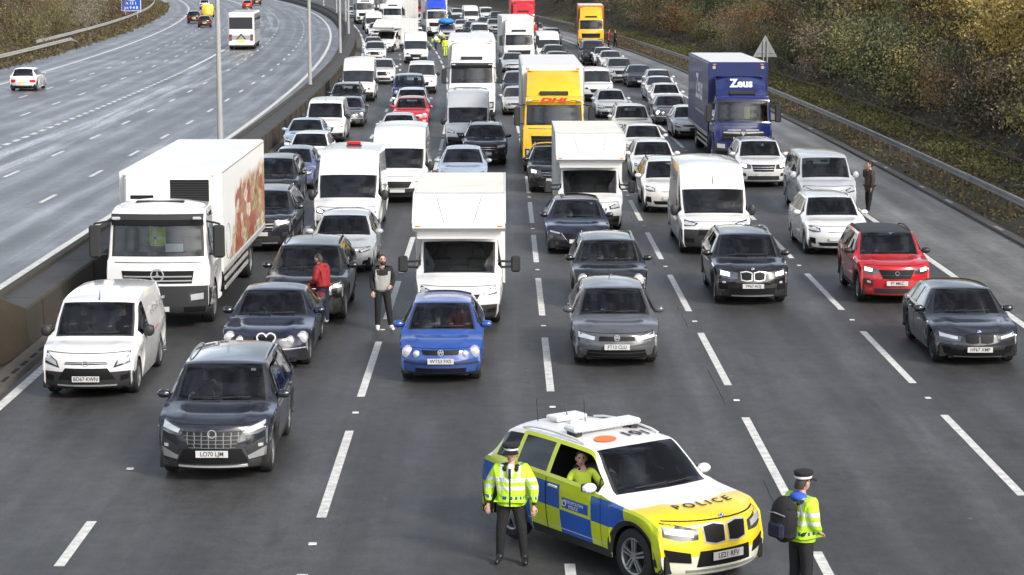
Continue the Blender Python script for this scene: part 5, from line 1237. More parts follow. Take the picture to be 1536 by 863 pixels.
EDG = [('pelvis', 'waist'), ('waist', 'chest'), ('chest', 'neck'), ('neck', 'head'), ('chest', 'shr'), ('shr', 'elr'), ('elr', 'wrr'), ('chest', 'shl'), ('shl', 'ell'), ('ell', 'wrl'),
       ('pelvis', 'hpr'), ('hpr', 'knr'), ('knr', 'anr'), ('anr', 'tor'), ('pelvis', 'hpl'), ('hpl', 'knl'), ('knl', 'anl'), ('anl', 'tol')]
def person(label, loc, rz, pose=None, legs='black_cloth', top='black_cloth', jacket=None, shoes='shoe', hair='hair', hat=None, height=1.75, jlen=.86, bulk=1.0, beard=False, face=0.0, pack=False, group=None, hood=None, sitting=False, tie=False):
    J = {k: Vector(v) for k, v in BASE.items()}
    for k, v in (pose or {}).items(): J[k] = Vector(v)
    names = list(J); ix = {n: i for i, n in enumerate(names)}
    v, f = skin_mesh([J[n] for n in names], [(ix[a], ix[b]) for a, b in EDG], [RAD[n] for n in names], 0, 2)
    seg = {'neck': 'skin', 'head': 'skin', 'wrr': top, 'wrl': top, 'tor': shoes, 'tol': shoes}
    def region(c):
        best = None
        for a, b in EDG:
            A, B = J[a], J[b]; t = max(0, min(1, (c - A).dot(B - A) / max(1e-6, (B - A).length_squared))); d = (c - A - (B - A) * t).length
            if best is None or d < best[0]: best = (d, a, b, t)
        a, b = best[1], best[2]
        if b in ('neck',): return 'skin' if best[3] > .75 else top
        if b == 'head': return 'skin'
        if b in ('wrr', 'wrl'): return 'skin' if best[3] > .97 else top
        if b in ('tor', 'tol'): return shoes
        if b in ('anr', 'anl'): return shoes if best[3] > .93 else legs
        if b in ('hpr', 'hpl', 'knr', 'knl'): return legs
        return top if (a, b) != ('pelvis', 'waist') or best[3] > .3 else legs
    B = MB(); B.v = list(v)
    for q in f:
        c = sum((Vector(v[i]) for i in q), Vector()) / len(q); B.f.append((q, region(c), True))
    # head: skull, jaw, nose, ears, eyes, mouth
    hc = J['head'] + Vector((0, -.01, .075)); rot = Matrix.Rotation(face, 3, 'Z')
    def hp(p): return hc + rot @ Vector(p)
    P = []
    for i in range(13):
        a = math.pi * i / 12; row = []
        for j in range(18):
            t = 2 * math.pi * j / 18; x, y, z = math.sin(a) * math.cos(t), math.sin(a) * math.sin(t), math.cos(a)
            k = 1.0 if z > -.1 else 1 + .32 * (z + .1); ky = 1.0 if y < 0 else 1.05
            row.append(hp((x * .076 * k, y * .096 * ky - (.012 if z < -.3 and y < 0 else 0), z * .118)))
        P.append(row)
    B.grid(P, 'skin', True, closed=True, flip=True)
    B.ell(hp((0, -.104, -.012)), (.014, .020, .024), 'skin', 8, 6)
    for sx in (-1, 1):
        B.ell(hp((sx * .077, .005, -.005)), (.012, .022, .034), 'skin', 8, 6); B.ell(hp((sx * .031, -.088, .018)), (.015, .008, .009), 'hair', 8, 6); B.box(*(lambda q: (q.x - .018, q.x + .018, q.y - .006, q.y + .006, q.z - .004, q.z + .004))(hp((sx * .032, -.092, .036))), 'hair')
    B.ell(hp((0, -.092, -.056)), (.024, .008, .007), 'redletter' if False else 'brown_cloth', 8, 6)
    # hands: palm, four curled fingers and a thumb
    for sd in ('r', 'l'):
        w = J['wr' + sd]; d = (w - J['el' + sd]).normalized(); s_ = -1 if sd == 'r' else 1
        side = d.cross(Vector((0, 0, 1)) if abs(d.z) < .8 else Vector((0, -1, 0))).normalized() ; n = d.cross(side)
        B.ell(w + d * .05, (.034, .022, .052), 'skin', 8, 6, rot=Matrix((side, n, d)).transposed())
        for k, (o, l) in enumerate(((-.027, .058), (-.009, .068), (.009, .064), (.026, .050))):
            p = w + d * .088 + side * o; m1 = p + d * l * .5 + n * .004; B.cyl(p, m1, .0095, .0088, 'skin', 6); B.cyl(m1, m1 + d * l * .42 + n * .014, .0088, .006, 'skin', 6)
        p = w + d * .035 - side * .03 * s_; B.cyl(p, p + d * .035 - side * .018 * s_ + n * .012, .011, .0095, 'skin', 6); B.cyl(p + d * .035 - side * .018 * s_ + n * .012, p + d * .062 - side * .016 * s_ + n * .024, .0095, .007, 'skin', 6)
    root = empty('person', loc, rz); k = height / 1.75; root.scale = (k, k, k); tag(root, label, 'person', group)
    B.build('body', root)
    if jacket:
        jn = ['pelvis', 'waist', 'chest', 'neck', 'shr', 'elr', 'wrr', 'shl', 'ell', 'wrl', 'hem']; P2 = {n: J[n].copy() for n in jn if n != 'hem'}
        P2['pelvis'] = J['pelvis'] + Vector((0, 0, .01)); P2['hem'] = Vector((J['pelvis'].x, J['pelvis'].y, jlen)); P2['neck'] = J['chest'] + (J['neck'] - J['chest']) * .80
        for s_ in 'rl': P2['wr' + s_] = J['el' + s_] + (J['wr' + s_] - J['el' + s_]) * .93
        R2 = dict(hem=(.195 * bulk, .150 * bulk), pelvis=(.190 * bulk, .150 * bulk), waist=(.182 * bulk, .148 * bulk), chest=(.195 * bulk, .150 * bulk), neck=.082, shr=.092 * bulk, elr=.068 * bulk, wrr=.052, shl=.092 * bulk, ell=.068 * bulk, wrl=.052)
        E2 = [('hem', 'pelvis'), ('pelvis', 'waist'), ('waist', 'chest'), ('chest', 'neck'), ('chest', 'shr'), ('shr', 'elr'), ('elr', 'wrr'), ('chest', 'shl'), ('shl', 'ell'), ('ell', 'wrl')]; i2 = {n: i for i, n in enumerate(jn)}
        v, f = skin_mesh([P2[n] for n in jn], [(i2[a], i2[b]) for a, b in E2], [R2[n] for n in jn], 1, 2)
        jb = MB(); jb.v = list(v); jb.f = [(q, jacket if not isinstance(jacket, tuple) else (jacket[0] if (abs(sum(v[i][0] for i in q) / len(q)) < .17 and sum(v[i][2] for i in q) / len(q) < 1.40) else jacket[1]), True) for q in f]; jo = jb.build('jacket', root)
        if hood: b = MB(); b.ell(J['neck'] + Vector((0, .05, -.01)), (.125, .10, .07), hood, 12, 8); b.build('hood', root)
        if tie:
            b = MB(); b.ell(J['neck'] + Vector((0, -.075, -.02)), (.055, .03, .05), 'white_cloth', 10, 6); b.ell(J['chest'] + Vector((0, -.145, .09)), (.05, .03, .10), 'white_cloth', 10, 6); b.box(-.018, .018, J['chest'].y - .185, J['chest'].y - .16, 1.30, 1.45, 'black_cloth', .006); b.build('shirt_collar', root)
            b = MB(); 
            for sx in (-1, 1): b.ell(J['neck'] + Vector((sx * .085, -.03, -.045)), (.05, .10, .06), 'black_cloth', 10, 6)
            b.build('jacket_collar', root)
    if hair:
        P = []
        for i in range(8):
            a = math.pi * .53 * i / 7; P.append([hp((math.sin(a) * math.cos(t) * .084, math.sin(a) * math.sin(t) * .104 + .012 + .016 * (i / 7), math.cos(a) * .128 + (-.055 * (i / 7) if math.sin(t) > .2 else .02 * (i / 7)))) for t in np.linspace(0, 2 * math.pi, 17)[:-1]])
        b = MB(); b.grid(P, hair, True, closed=True, flip=True); b.build('hair', root)
    if beard: b = MB(); b.ell(hp((0, -.066, -.075)), (.062, .05, .052), 'hair', 12, 8); b.build('beard', root)
    if hat:
        b = MB(); T = hp((0, .0, .06)); prof = [(.100, 0), (.104, .035), (.106, .040), (.130, .068), (.128, .082), (.100, .094), (.001, .098)]
        if hat == 'flat': prof = [(.100, 0), (.104, .035), (.106, .040), (.116, .07), (.112, .092), (.09, .102), (.001, .105)]
        G = [[T + rot @ Vector((r * math.cos(t), r * 1.12 * math.sin(t), z)) for t in np.linspace(0, 2 * math.pi, 21)[:-1]] for r, z in prof]
        b.grid(G, 'black_cloth', True, closed=True)
        G = [[T + rot @ Vector((r * math.cos(t), r * 1.12 * math.sin(t), z)) for t in np.linspace(0, 2 * math.pi, 21)[:-1]] for r, z in ((.1035, .004), (.107, .034))]
        b.grid(G, 'white_cloth', True, closed=True)
        G = [[T + rot @ Vector((.10 * math.cos(t) * k2, .112 * math.sin(t) * k2 - (k2 - 1) * .10, .004 - (k2 - 1) * .10)) for t in np.linspace(math.pi * 1.1, math.pi * 1.9, 9)] for k2 in (1.0, 1.25, 1.42)]
        b.grid(G, 'shoe', True); b.grid([[p + Vector((0, 0, .006)) for p in r_] for r_ in G], 'shoe', True, flip=True)
        b.ell(T + rot @ Vector((0, -.121, .052)), (.014, .008, .018), 'chrome', 8, 6); b.build('police_cap', root)
    return root
# ================================================================== THE TRAFFIC
PC = dict(white=(.70, .70, .69), cream=(.70, .68, .60), silver=(.46, .48, .50), ltblue=(.30, .37, .47), grey=(.075, .08, .088), dgrey=(.013, .016, .024), black=(.006, .006, .007), navy=(.005, .008, .024), blue=(.018, .068, .30), dblue=(.02, .035, .14),
          red=(.50, .012, .018), green=(.02, .06, .03), yellow=(.80, .47, .02), lorryblue=(.010, .018, .11), lorryred=(.55, .02, .03), steelblue=(.10, .13, .24))
protos_v = {}
GRP = dict(car='cars queuing in the traffic jam', van='vans queuing in the traffic jam', lorry='lorries queuing in the traffic jam')
def paint_tree(o, c):
    o.color = (*c, 1)
    for ch in o.children: paint_tree(ch, c)
def veh(kind, des, lod):
    k = (kind, des, lod)
    if k not in protos_v:
        S = dict(SP[kind]); S['lod'] = lod
        o, sh = make_vehicle('car', S, DES[des], lod); protos_v[k] = o; return o
    return copy_tree(protos_v[k])
def settle(o, X, s, rz):
    o.location = rd(X, s, 0.006); o.rotation_euler = (0, 0, ang(s + 2) + rz)
def put(name, kind, des, px, py, col, label, rz=0.0, lod=None, text=None, ds=-0.9, away=False, group=None, cat=None):
    X, s = at(px, py); s += ds
    if lod is None: lod = 2 if s < 66 else (1 if s < 125 else 0)
    o = veh(kind, des, lod); o.name = name; settle(o, X, s, R(rz))
    if away:
        o.rotation_euler = (0, 0, ang(s) + math.pi + R(rz)); L = SP[kind]['L']; o.location = rd(X, s + L, 0.006)
    c = cat or ('van' if 'van' in name else 'car' if 'car' in name else name.replace('_', ' '))
    tag(o, label, c, group or GRP['van' if 'van' in name or 'bus' in name else 'car'])
    paint_tree(o, PC[col])
    if text:
        for ch in o.children:
            if ch.name.startswith('number_plate'):
                b = MB(); b.add(plate_mb(text), lambda p: (p[0], p[1] + o['plate_y'], p[2] + o['plate_z'])); ch.data = b.mesh('number_plate')
    return o
# ---- lane beside the barrier
o = put('van', 'smallvan', 'connect', 143, 588, 'white', 'small white delivery van with two people inside, beside the concrete barrier', text='BD67 KWN', lod=2)
# red line lettering on the small van's side
b = MB()
for k, (y, z, l) in enumerate(((2.3, .95, .9), (2.5, .80, .6))):
    b.box(.925, .932, y, y + l, z, z + .05, 'redletter')
for k in range(6): b.box(.86 - .02 * k * 0, .905, 2.4 + k * .28, 2.55 + k * .28, 1.32 + (k % 2) * .06, 1.36 + (k % 2) * .06, 'signgrey')
ch = b.build('side_lettering', o)
put('car', 'evoque', 'suv', 394, 374, 'dgrey', 'dark grey car half hidden behind the white refrigerated lorry', lod=2)
put('car', 'suv', 'suv_on', 408, 312, 'black', 'black four wheel drive with bright fog lamps behind the car at the refrigerated lorry\'s tail')
put('car', 'polo', 'golf', 440, 283, 'steelblue', 'blue hatchback with a glinting headlamp behind the black four wheel drive')
put('car', 'hatch', 'generic_on', 464, 256, 'white', 'white car between the blue hatchback and the low white van')
put('car', 'saloon', 'generic', 452, 236, 'ltblue', 'pale blue grey car hugging the barrier, left of the white car behind the blue hatchback', ds=1.0)
put('van', 'midvan', 'van', 488, 214, 'white', 'low white van with a white notice behind its windscreen, near the barrier')
put('car', 'saloon', 'jag', 521, 190, 'grey', 'grey saloon directly behind the low white van near the barrier')
put('car', 'suv', 'suv', 520, 172, 'dgrey', 'dark car squeezed between the grey saloon and the tall white van by the barrier')
put('van', 'highvan', 'van', 538, 152, 'white', 'tall white van with a domed roof standing hard by the barrier, below the lamp column')
put('car', 'suv', 'suv_on', 573, 126, 'white', 'white four wheel drive diagonally behind the domed white van by the barrier')
put('car', 'suv', 'suv', 563, 93, 'white', 'white car nose to tail behind the white four wheel drive, below the slewed box van', lod=0)
put('car', 'hatch', 'generic', 560, 80, 'white', 'white hatchback just below the slewed white box van', lod=0)
# ---- second lane
put('car', 'rav', 'rav', 330, 707, 'dgrey', 'nearest dark grey four wheel drive with a honeycomb grille and a wet roof', text='LO70 LJM')
put('car', 'jag', 'jag', 404, 546, 'navy', 'dark blue saloon with twin round headlamps and a heart shaped emblem on its nose', text=None)
put('car', 'evoque', 'suv', 462, 478, 'black', 'black four wheel drive with the person in a red jacket at its bonnet')
put('car', 'hatch', 'ford', 515, 406, 'silver', 'silver hatchback with a dark bonnet in front of the van with a red beacon', lod=2)
put('van', 'highvan', 'van_on', 522, 353, 'white', 'tall white van with a red beacon on its roof, behind the silver hatchback', lod=2)
put('van', 'highvan', 'van', 598, 302, 'white', 'tall white van with a black trapezoid grille beside the van with the red beacon', lod=2)
put('car', 'hatch', 'generic', 598, 222, 'silver', 'silver car whose roof alone shows behind the tall white vans', lod=1)
put('car', 'mini', 'mini', 617, 194, 'red', 'small red hatchback behind the tall white vans, in front of a white car')
put('car', 'suv', 'suv_on', 618, 182, 'white', 'white car close behind the small red hatchback')
put('car', 'pickup', 'lr', 613, 162, 'dblue', 'dark blue boxy off roader with round headlamps behind the small red hatchback')
put('van', 'midvan', 'van', 633, 140, 'white', 'white van with a red object behind its windscreen, behind the dark blue off roader')
put('van', 'highvan', 'van', 624, 95, 'white', 'tall white van with a plain rounded roof next to the police motorcycles')
# ---- third lane
put('car', 'polo', 'polo', 663, 566, 'blue', 'small bright blue hatchback with round headlamps at the head of its lane', text='WT53 FXS')
o = put('box_van', 'luton', 'van', 689, 484, 'white', 'white box van with a sloping front right behind the bright blue hatchback', lod=2)
put('car', 'mazda', 'generic', 694, 284, 'ltblue', 'pale blue car peeping over the roof of the nearest white box van', lod=1)
put('car', 'x1', 'suv', 728, 246, 'black', 'black car with dark wheels alone to the right of the pale blue car')
put('van', 'highvan', 'van', 702, 223, 'silver', 'tall silver white van directly behind the black car right of the pale blue car', lod=1)
# ---- fourth lane
put('car', 'golf', 'golf', 922, 542, 'grey', 'grey hatchback with amber light on its bonnet edge at the head of its lane', text='FT13 CLU').__setitem__('label', 'grey hatchback with a round badge heading its lane in front of the police car')
put('car', 'mini', 'mini', 914, 458, 'black', 'black small car with round headlamps and roof rails behind the grey hatchback')
put('car', 'mazda', 'mazda', 866, 378, 'navy', 'dark navy car with a chrome edged nose in front of the smaller white box van')
put('box_van', 'luton_small', 'van', 885, 346, 'white', 'white box van with a stained cream roof behind the dark navy car', lod=2)
put('car', 'x1', 'suv_on', 829, 287, 'black', 'black car half hidden by the box van with the stained roof, its near headlamp showing', lod=1)
put('car', 'hatch', 'generic_on', 777, 172, 'silver', 'silver car showing left of the big yellow lorry\'s trailer', lod=0)
put('car', 'suv', 'suv', 777, 150, 'dgrey', 'dark car between the plain white lorry and the big yellow lorry', lod=0)
# ---- fifth lane
put('car', 'x1', 'bmw', 1123, 452, 'black', 'black four wheel drive with lit headlamps in front of the plain white van', text='YP67 AOJ')
put('van', 'ducato', 'ducatof', 1070, 378, 'white', 'big plain white van with a black bumper behind a car with lit headlamps', lod=2)
put('car', 'suv', 'niro', 1003, 317, 'white', 'white four wheel drive half hidden by the left flank of the big plain white van', lod=1)
put('car', 'hatch', 'ford', 980, 271, 'white', 'white hatchback with a black trapezoid grille behind the half hidden white four wheel drive', lod=1)
put('car', 'saloon', 'generic', 966, 241, 'white', 'white saloon immediately behind the white hatchback with the trapezoid grille', lod=1)
put('car', 'suv', 'suv', 948, 213, 'cream', 'cream white four wheel drive behind the white saloon, left of the blue lorry', lod=1)
put('car', 'hatch', 'generic', 917, 177, 'silver', 'silver hatchback beside the yellow lorry\'s cab, in front of a white van')
put('van', 'midvan', 'van', 895, 152, 'white', 'white van with a wide windscreen behind the silver hatchback beside the yellow lorry')
put('car', 'suv', 'suv', 838, 112, 'dgrey', 'dark car hidden to its roof behind the yellow lorry\'s trailer', lod=0)
put('van', 'highvan', 'van', 823, 93, 'white', 'tall white van right of the plain white lorry with the wind deflector')
# ---- lane by the hard shoulder
put('car', 'coupe', 'bmwcoupe', 1455, 540, 'dgrey', 'dark grey low hatchback at the head of the lane beside the hard shoulder', text='HF67 XMP')
put('car', 'ecosport', 'eco', 1335, 450, 'red', 'bright red car with a black roof and lit headlamps', text='FT MKC')
put('car', 'niro', 'niro', 1250, 379, 'white', 'white car between the bright red car and the silver minibus', text=None)
put('minibus', 'minibus', 'van', 1238, 322, 'silver', 'silver minibus with side windows beside the person on the hard shoulder', lod=2)
put('car', 'suv', 'suv_on', 1141, 279, 'white', 'white four wheel drive parked in front of the blue lorry', lod=1)
put('car', 'hatch', 'generic', 1035, 207, 'white', 'white car tucked behind the blue lorry\'s left flank')
put('car', 'saloon', 'jag_on', 1007, 187, 'grey', 'grey car with a bright headlamp left of the blue lorry\'s box')
put('car', 'hatch', 'generic', 1000, 166, 'white', 'white car directly behind the grey car beside the blue lorry, nearest of three white ones')
put('car', 'saloon', 'generic_on', 991, 152, 'white', 'middle of three white cars in a row left of the blue lorry\'s roof')
put('car', 'hatch', 'ford', 989, 140, 'white', 'farthest of three white cars in a row left of the blue lorry\'s roof')
put('car', 'saloon', 'generic', 960, 131, 'dgrey', 'dark car with a windscreen glint beside the hard shoulder, behind the three white cars')
put('car', 'suv', 'suv', 930, 124, 'silver', 'silver car left of the dark car with the windscreen glint')
put('car', 'saloon', 'generic', 917, 105, 'white', 'white car in front of the dark van near the people in the distance')
put('car', 'hatch', 'generic', 906, 99, 'white', 'white car half hidden behind another white car, in front of the dark van')
put('van', 'minibus', 'van', 890, 97, 'dgrey', 'dark grey van standing in front of the farther yellow lorry')

# ---- lorries
def put_lorry(o, px, py, cols, label, rz=0.0, ds=-0.3):
    X, s = at(px, py); s += ds; settle(o, X, s, R(rz)); tag(o, label, 'lorry', GRP['lorry'])
    if o.type == 'MESH': o.color = (*cols[0], 1)
    for ch in o.children:
        paint_tree(ch, cols[1] if ch.name.startswith('cargo_box') or ch.name.startswith('roof_def') and len(cols) > 2 and cols[2] == 'box' else cols[0])
    return o
STAR = [(.80, .155, 'star')]
put_lorry(lorry('lorry', dict(lod=2, W=2.34, wz=1.68, hz=2.50, Hc=2.80, nosez=1.02, box=(2.25, 11.2, 3.42, 2.40), zf=1.02, rear=(8.3,), visor='trim', badge=STAR, roofmat='white', more=(merc_more,),
    D=dict(grille=[([(-.66, .68), (.66, .68)], [(-.70, .86), (.70, .86)], 'grille')], bars=[(-.66, .66, .71, .02, 'signgrey'), (-.66, .66, .77, .02, 'signgrey')], hl=[([(.60, .40), (.92, .42)], [(.58, .54), (.93, .58)])]))), 241, 493, [PC['white'], PC['white']], 'white refrigerated lorry with a food picture on its side and a star on its grille')
put_lorry(lorry('lorry', dict(lod=2, W=2.40, wz=1.75, hz=2.62, Hc=2.85, nosez=.70, box=(2.2, 11.4, 4.10, 2.50), zf=1.05, rear=(8.2,), deflector=(3.55,), deftext=('Zeus', .42, 'white'), deftz=.62, defline=True, boxmat='boxpaint', edge='boxpaint', roofmat='white', visor=None, more=(zeus_more,))),
    1113, 246, [PC['lorryblue'], PC['lorryblue']], 'dark blue lorry with a white roof and the word Zeus on its deflector')
put_lorry(lorry('lorry', dict(lod=2, W=2.45, wz=1.95, hz=2.85, Hc=3.10, nosez=.55, box=(2.6, 13.5, 4.12, 2.52), zf=1.15, rear=(9.6, 10.9, 12.2), deflector=(3.98,), boxmat='boxwhite', edge='galv', visor='paint', more=(dhl_more,), hlm='lens')),
    831, 262, [PC['yellow'], PC['white']], 'big yellow lorry with red letters above its windscreen, towing a white trailer')
put_lorry(lorry('lorry', dict(lod=1, W=2.42, wz=2.05, hz=2.95, Hc=3.25, nosez=.6, box=(2.5, 13, 4.22, 2.5), zf=1.1, rear=(10, 11.3), deflector=(4.05,), visor='trim')),
    708, 184, [PC['white'], PC['white']], 'white lorry with a tall roof fairing right behind the tall silver white van')
put_lorry(lorry('lorry', dict(lod=1, W=2.40, wz=1.80, hz=2.62, Hc=2.85, nosez=.6, box=(2.4, 11, 3.95, 2.5), zf=1.1, rear=(8.6,), deflector=(3.75,), visor=None)),
    779, 103, [PC['white'], PC['white']], 'plain white lorry with a smooth wind deflector in front of the red lorry', ds=0)
o = put_lorry(lorry('lorry', dict(lod=1, W=2.45, wz=1.9, hz=2.8, Hc=3.1, nosez=.6, box=(2.5, 13, 4.25, 2.5), zf=1.1, rear=(10, 11.3), deflector=(4.0,), boxmat='boxpaint', edge='boxpaint', roofmat='white')),
    785, 63, [PC['lorryred'], PC['lorryred']], 'red lorry with a white roof edge standing behind the plain white lorry', rz=-3)
o = put_lorry(lorry('lorry', dict(lod=1, W=2.42, wz=1.9, hz=2.75, Hc=3.0, nosez=.5, box=(2.5, 12, 4.1, 2.5), zf=1.0, rear=(9, 10.3), deflector=(3.95,), boxmat='boxpaint', edge='boxpaint', roofmat='roofcream')),
    886, 74, [PC['yellow'], (.50, .17, .03)], 'farther yellow lorry with an orange flank beside the tree bank', rz=-5)
o = put_lorry(lorry('lorry', dict(lod=1, W=2.42, wz=1.95, hz=2.8, Hc=3.0, nosez=.5, box=(2.5, 13, 4.2, 2.5), zf=1.1, rear=(10, 11.3), deflector=(4.1,), defmat='bluelens')),
    656, 55, [PC['white'], PC['white']], 'white lorry with a blue roof fairing at the back of the jam', ds=0)
o = put_lorry(lorry('lorry', dict(lod=1, W=2.4, wz=1.9, hz=2.7, Hc=3.0, nosez=.5, box=(2.4, 10, 4.0, 2.5), zf=1.1, rear=(8,), deflector=(3.8,))),
    588, 47, [PC['white'], PC['white']], 'white lorry standing askew at the back of the jam near the barrier', rz=-14, ds=0)
o = put('box_van', 'luton', 'van', 572, 78, 'white', 'white box van slewed across the lane by the barrier', rz=-24, lod=1); o['group'] = GRP['van']

# ---- the far end of the queue
FAR = [  # lane X, s, type, design, colour, label
 (-7.9, 247, 'highvan', 'van', 'white', 'tiny tall white van by the barrier, left of the askew white lorry'),
 (-8.0, 262, 'suv', 'suv', 'black', 'tiny dark car hugging the barrier behind the tiny tall white van'),
 (-4.5, 208, 'midvan', 'van', 'white', 'small white van beside the slewed white box van, in the next lane'),
 (-7.9, 232, 'suv', 'suv_on', 'white', 'tiny white car with lit lamps behind the slewed white box van'),
 (-0.8, 258, 'highvan', 'van', 'silver', 'tiny silver van close behind the lorry with the blue roof fairing'),
 (-4.4, 276, 'suv', 'suv', 'black', 'tiny black car behind the askew white lorry'),
 (-4.6, 226, 'hatch', 'generic', 'silver', 'tiny silver car just behind the slewed white box van'),
 (-4.3, 240, 'suv', 'suv', 'white', 'tiny white car right of the askew white lorry'),
 (-4.5, 292, 'highvan', 'van', 'white', 'tiny white van at the very back of the lane with the askew lorry'),
 (-0.6, 226, 'suv', 'suv', 'silver', 'silver car carrying a blue bag on its roof'),
 (-0.9, 275, 'suv', 'suv', 'white', 'tiny white car behind the lorry with the blue roof fairing'),
 (-1.0, 300, 'lorry0', '', 'green', 'tiny dark green lorry behind the lorry with the blue roof fairing'),
 (2.4, 160, 'hatch', 'generic', 'silver', 'silver car left of the plain white lorry, mostly hidden behind it'),
 (2.7, 222, 'midvan', 'van', 'white', 'small white van right of the car with the blue roof bag'),
 (2.9, 238, 'suv', 'suv', 'black', 'tiny black car behind the small white van right of the blue roof bag'),
 (2.6, 252, 'hatch', 'generic', 'white', 'tiny white hatchback two cars behind the small white van'),
 (2.8, 268, 'suv', 'suv', 'dgrey', 'tiny dark grey car three cars behind the small white van'),
 (2.7, 285, 'suv', 'suv', 'silver', 'tiny silver car four cars behind the small white van'),
 (2.6, 305, 'highvan', 'van', 'white', 'tiny tall white van at the back of the lane left of the red lorry'),
 (6.2, 248, 'suv', 'suv', 'silver', 'tiny silver car close behind the red lorry'),
 (6.3, 264, 'saloon', 'generic', 'black', 'tiny black saloon behind the red lorry'),
 (6.1, 282, 'highvan', 'van', 'white', 'tiny white van far behind the red lorry'),
 (6.2, 304, 'suv', 'suv', 'white', 'tiny white car far behind the red lorry, beyond the van'),
 (6.2, 170, 'suv', 'suv', 'dgrey', 'dark car in front of the tall white van right of the plain white lorry'),
 (9.5, 214, 'suv', 'suv', 'white', 'tiny white car right of the tall white van, left of the farther yellow lorry'),
 (9.4, 232, 'suv', 'suv', 'white', 'tiny white car two places behind the plain white lorry\'s neighbour van'),
 (9.8, 250, 'hatch', 'generic', 'dgrey', 'tiny dark car left of and behind the farther yellow lorry'),
 (9.6, 266, 'saloon', 'generic', 'silver', 'tiny silver saloon right of the red lorry\'s roof'),
 (9.7, 284, 'suv', 'suv', 'black', 'tiny black car at the back, between the red lorry and the trees'),
 (9.9, 300, 'midvan', 'van', 'white', 'tiny white van at the back, between the red lorry and the trees'),
 (-7.8, 285, 'lorry0', '', 'white', 'tiny white lorry by the barrier at the back of the jam'),
 (-4.4, 318, 'lorry0', '', 'silver', 'tiny grey lorry farthest back in the lane next to the barrier lane'),
 (2.7, 328, 'lorry0', '', 'red', 'tiny dark red lorry at the very back of the jam'),
 (6.3, 335, 'lorry0', '', 'white', 'tiny white lorry at the very back, behind the red lorry'),
 (-8.0, 318, 'suv', 'suv', 'silver', 'tiny silver car by the barrier at the very back of the jam'),
 (-0.9, 330, 'highvan', 'van', 'white', 'tiny white van behind the tiny dark green lorry'),
 (9.7, 320, 'suv', 'suv', 'white', 'tiny white car at the very back beside the trees')]
l0 = None
for X, s, ty, de, col, lab in FAR:
    if ty == 'lorry0':
        if l0 is None:
            o = l0 = lorry('lorry', dict(lod=0, W=2.42, wz=1.9, hz=2.8, Hc=3.0, nosez=.5, box=(2.5, 12, 4.1, 2.5), zf=1.1, rear=(9, 10.3), deflector=(3.9,), boxmat='boxpaint', edge='boxpaint'))
        else: o = copy_tree(l0)
        settle(o, X, s, 0); tag(o, lab, 'lorry', GRP['lorry']); paint_tree(o, PC[col])
    else:
        o = veh(ty, de, 0); o.name = 'van' if 'van' in ty else 'car'; settle(o, X, s, 0); tag(o, lab, o.name.split('.')[0], GRP[o.name.split('.')[0]]); paint_tree(o, PC[col])
b = MB(); b.ell((0, 0, 0), (.88, 1.3, .34), 'bluetarp', 16, 10); o = tag(b.build('roof_bag'), 'bright blue rounded bag strapped to the roof of a silver car', 'roof bag'); o.location = rd(-0.6, 228.2, 1.98)
# red beacon on the tall white van
X, s = at(522, 353); o = empty('beacon', rd(X + .05, s + 2.4, 2.53)); tag(o, 'red beacon bar on the roof of a tall white van', 'beacon')
b = MB(); b.box(-.24, .24, -.10, .10, 0, .04, 'trim', .01); b.build('beacon_base', o)
b = MB(); b.box(-.22, .22, -.08, .08, .03, .15, 'tail', .04); b.build('beacon_lens', o)

# ---- the emptier carriageway: vehicles driving away
put('car', 'hatch', 'generic', 38, 136, 'white', 'white hatchback driving away alone on the emptier carriageway', away=True, lod=1, group='cars driving away on the far carriageway')
put('car', 'suv', 'suv', 291, 35, 'black', 'black car driving away at the left of the small cluster on the far carriageway', away=True, lod=1, group='cars driving away on the far carriageway')
put('car', 'hatch', 'generic', 307, 41, 'dgrey', 'dark car with a pale roof, nearest of the small cluster on the far carriageway', away=True, lod=1, group='cars driving away on the far carriageway')
put('van', 'midvan', 'van', 312, 26, 'yellow', 'yellow van in the small cluster on the far carriageway', away=True, lod=1, group='cars driving away on the far carriageway')
put('car', 'suv', 'suv', 307, 14, 'silver', 'silver car at the head of the small cluster on the far carriageway', away=True, lod=1, group='cars driving away on the far carriageway')
put('car', 'hatch', 'generic', 371, 13, 'red', 'red car far ahead of the coach on the far carriageway', away=True, lod=1, group='cars driving away on the far carriageway')
put('car', 'suv', 'suv', 385, 8, 'black', 'dark car beyond the red car on the far carriageway', away=True, lod=1, group='cars driving away on the far carriageway')
o = coach(); X, s = at(362, 75); L = 12.0
o.location = rd(X, s + L, .006); o.location.x = X - dev(s) - L * math.sin(ang(s + 6)); o.rotation_euler = (0, 0, ang(s + 6) + math.pi); paint_tree(o, (.72, .71, .68)); tag(o, 'white coach seen from behind, driving away beside the lamp column', 'coach')

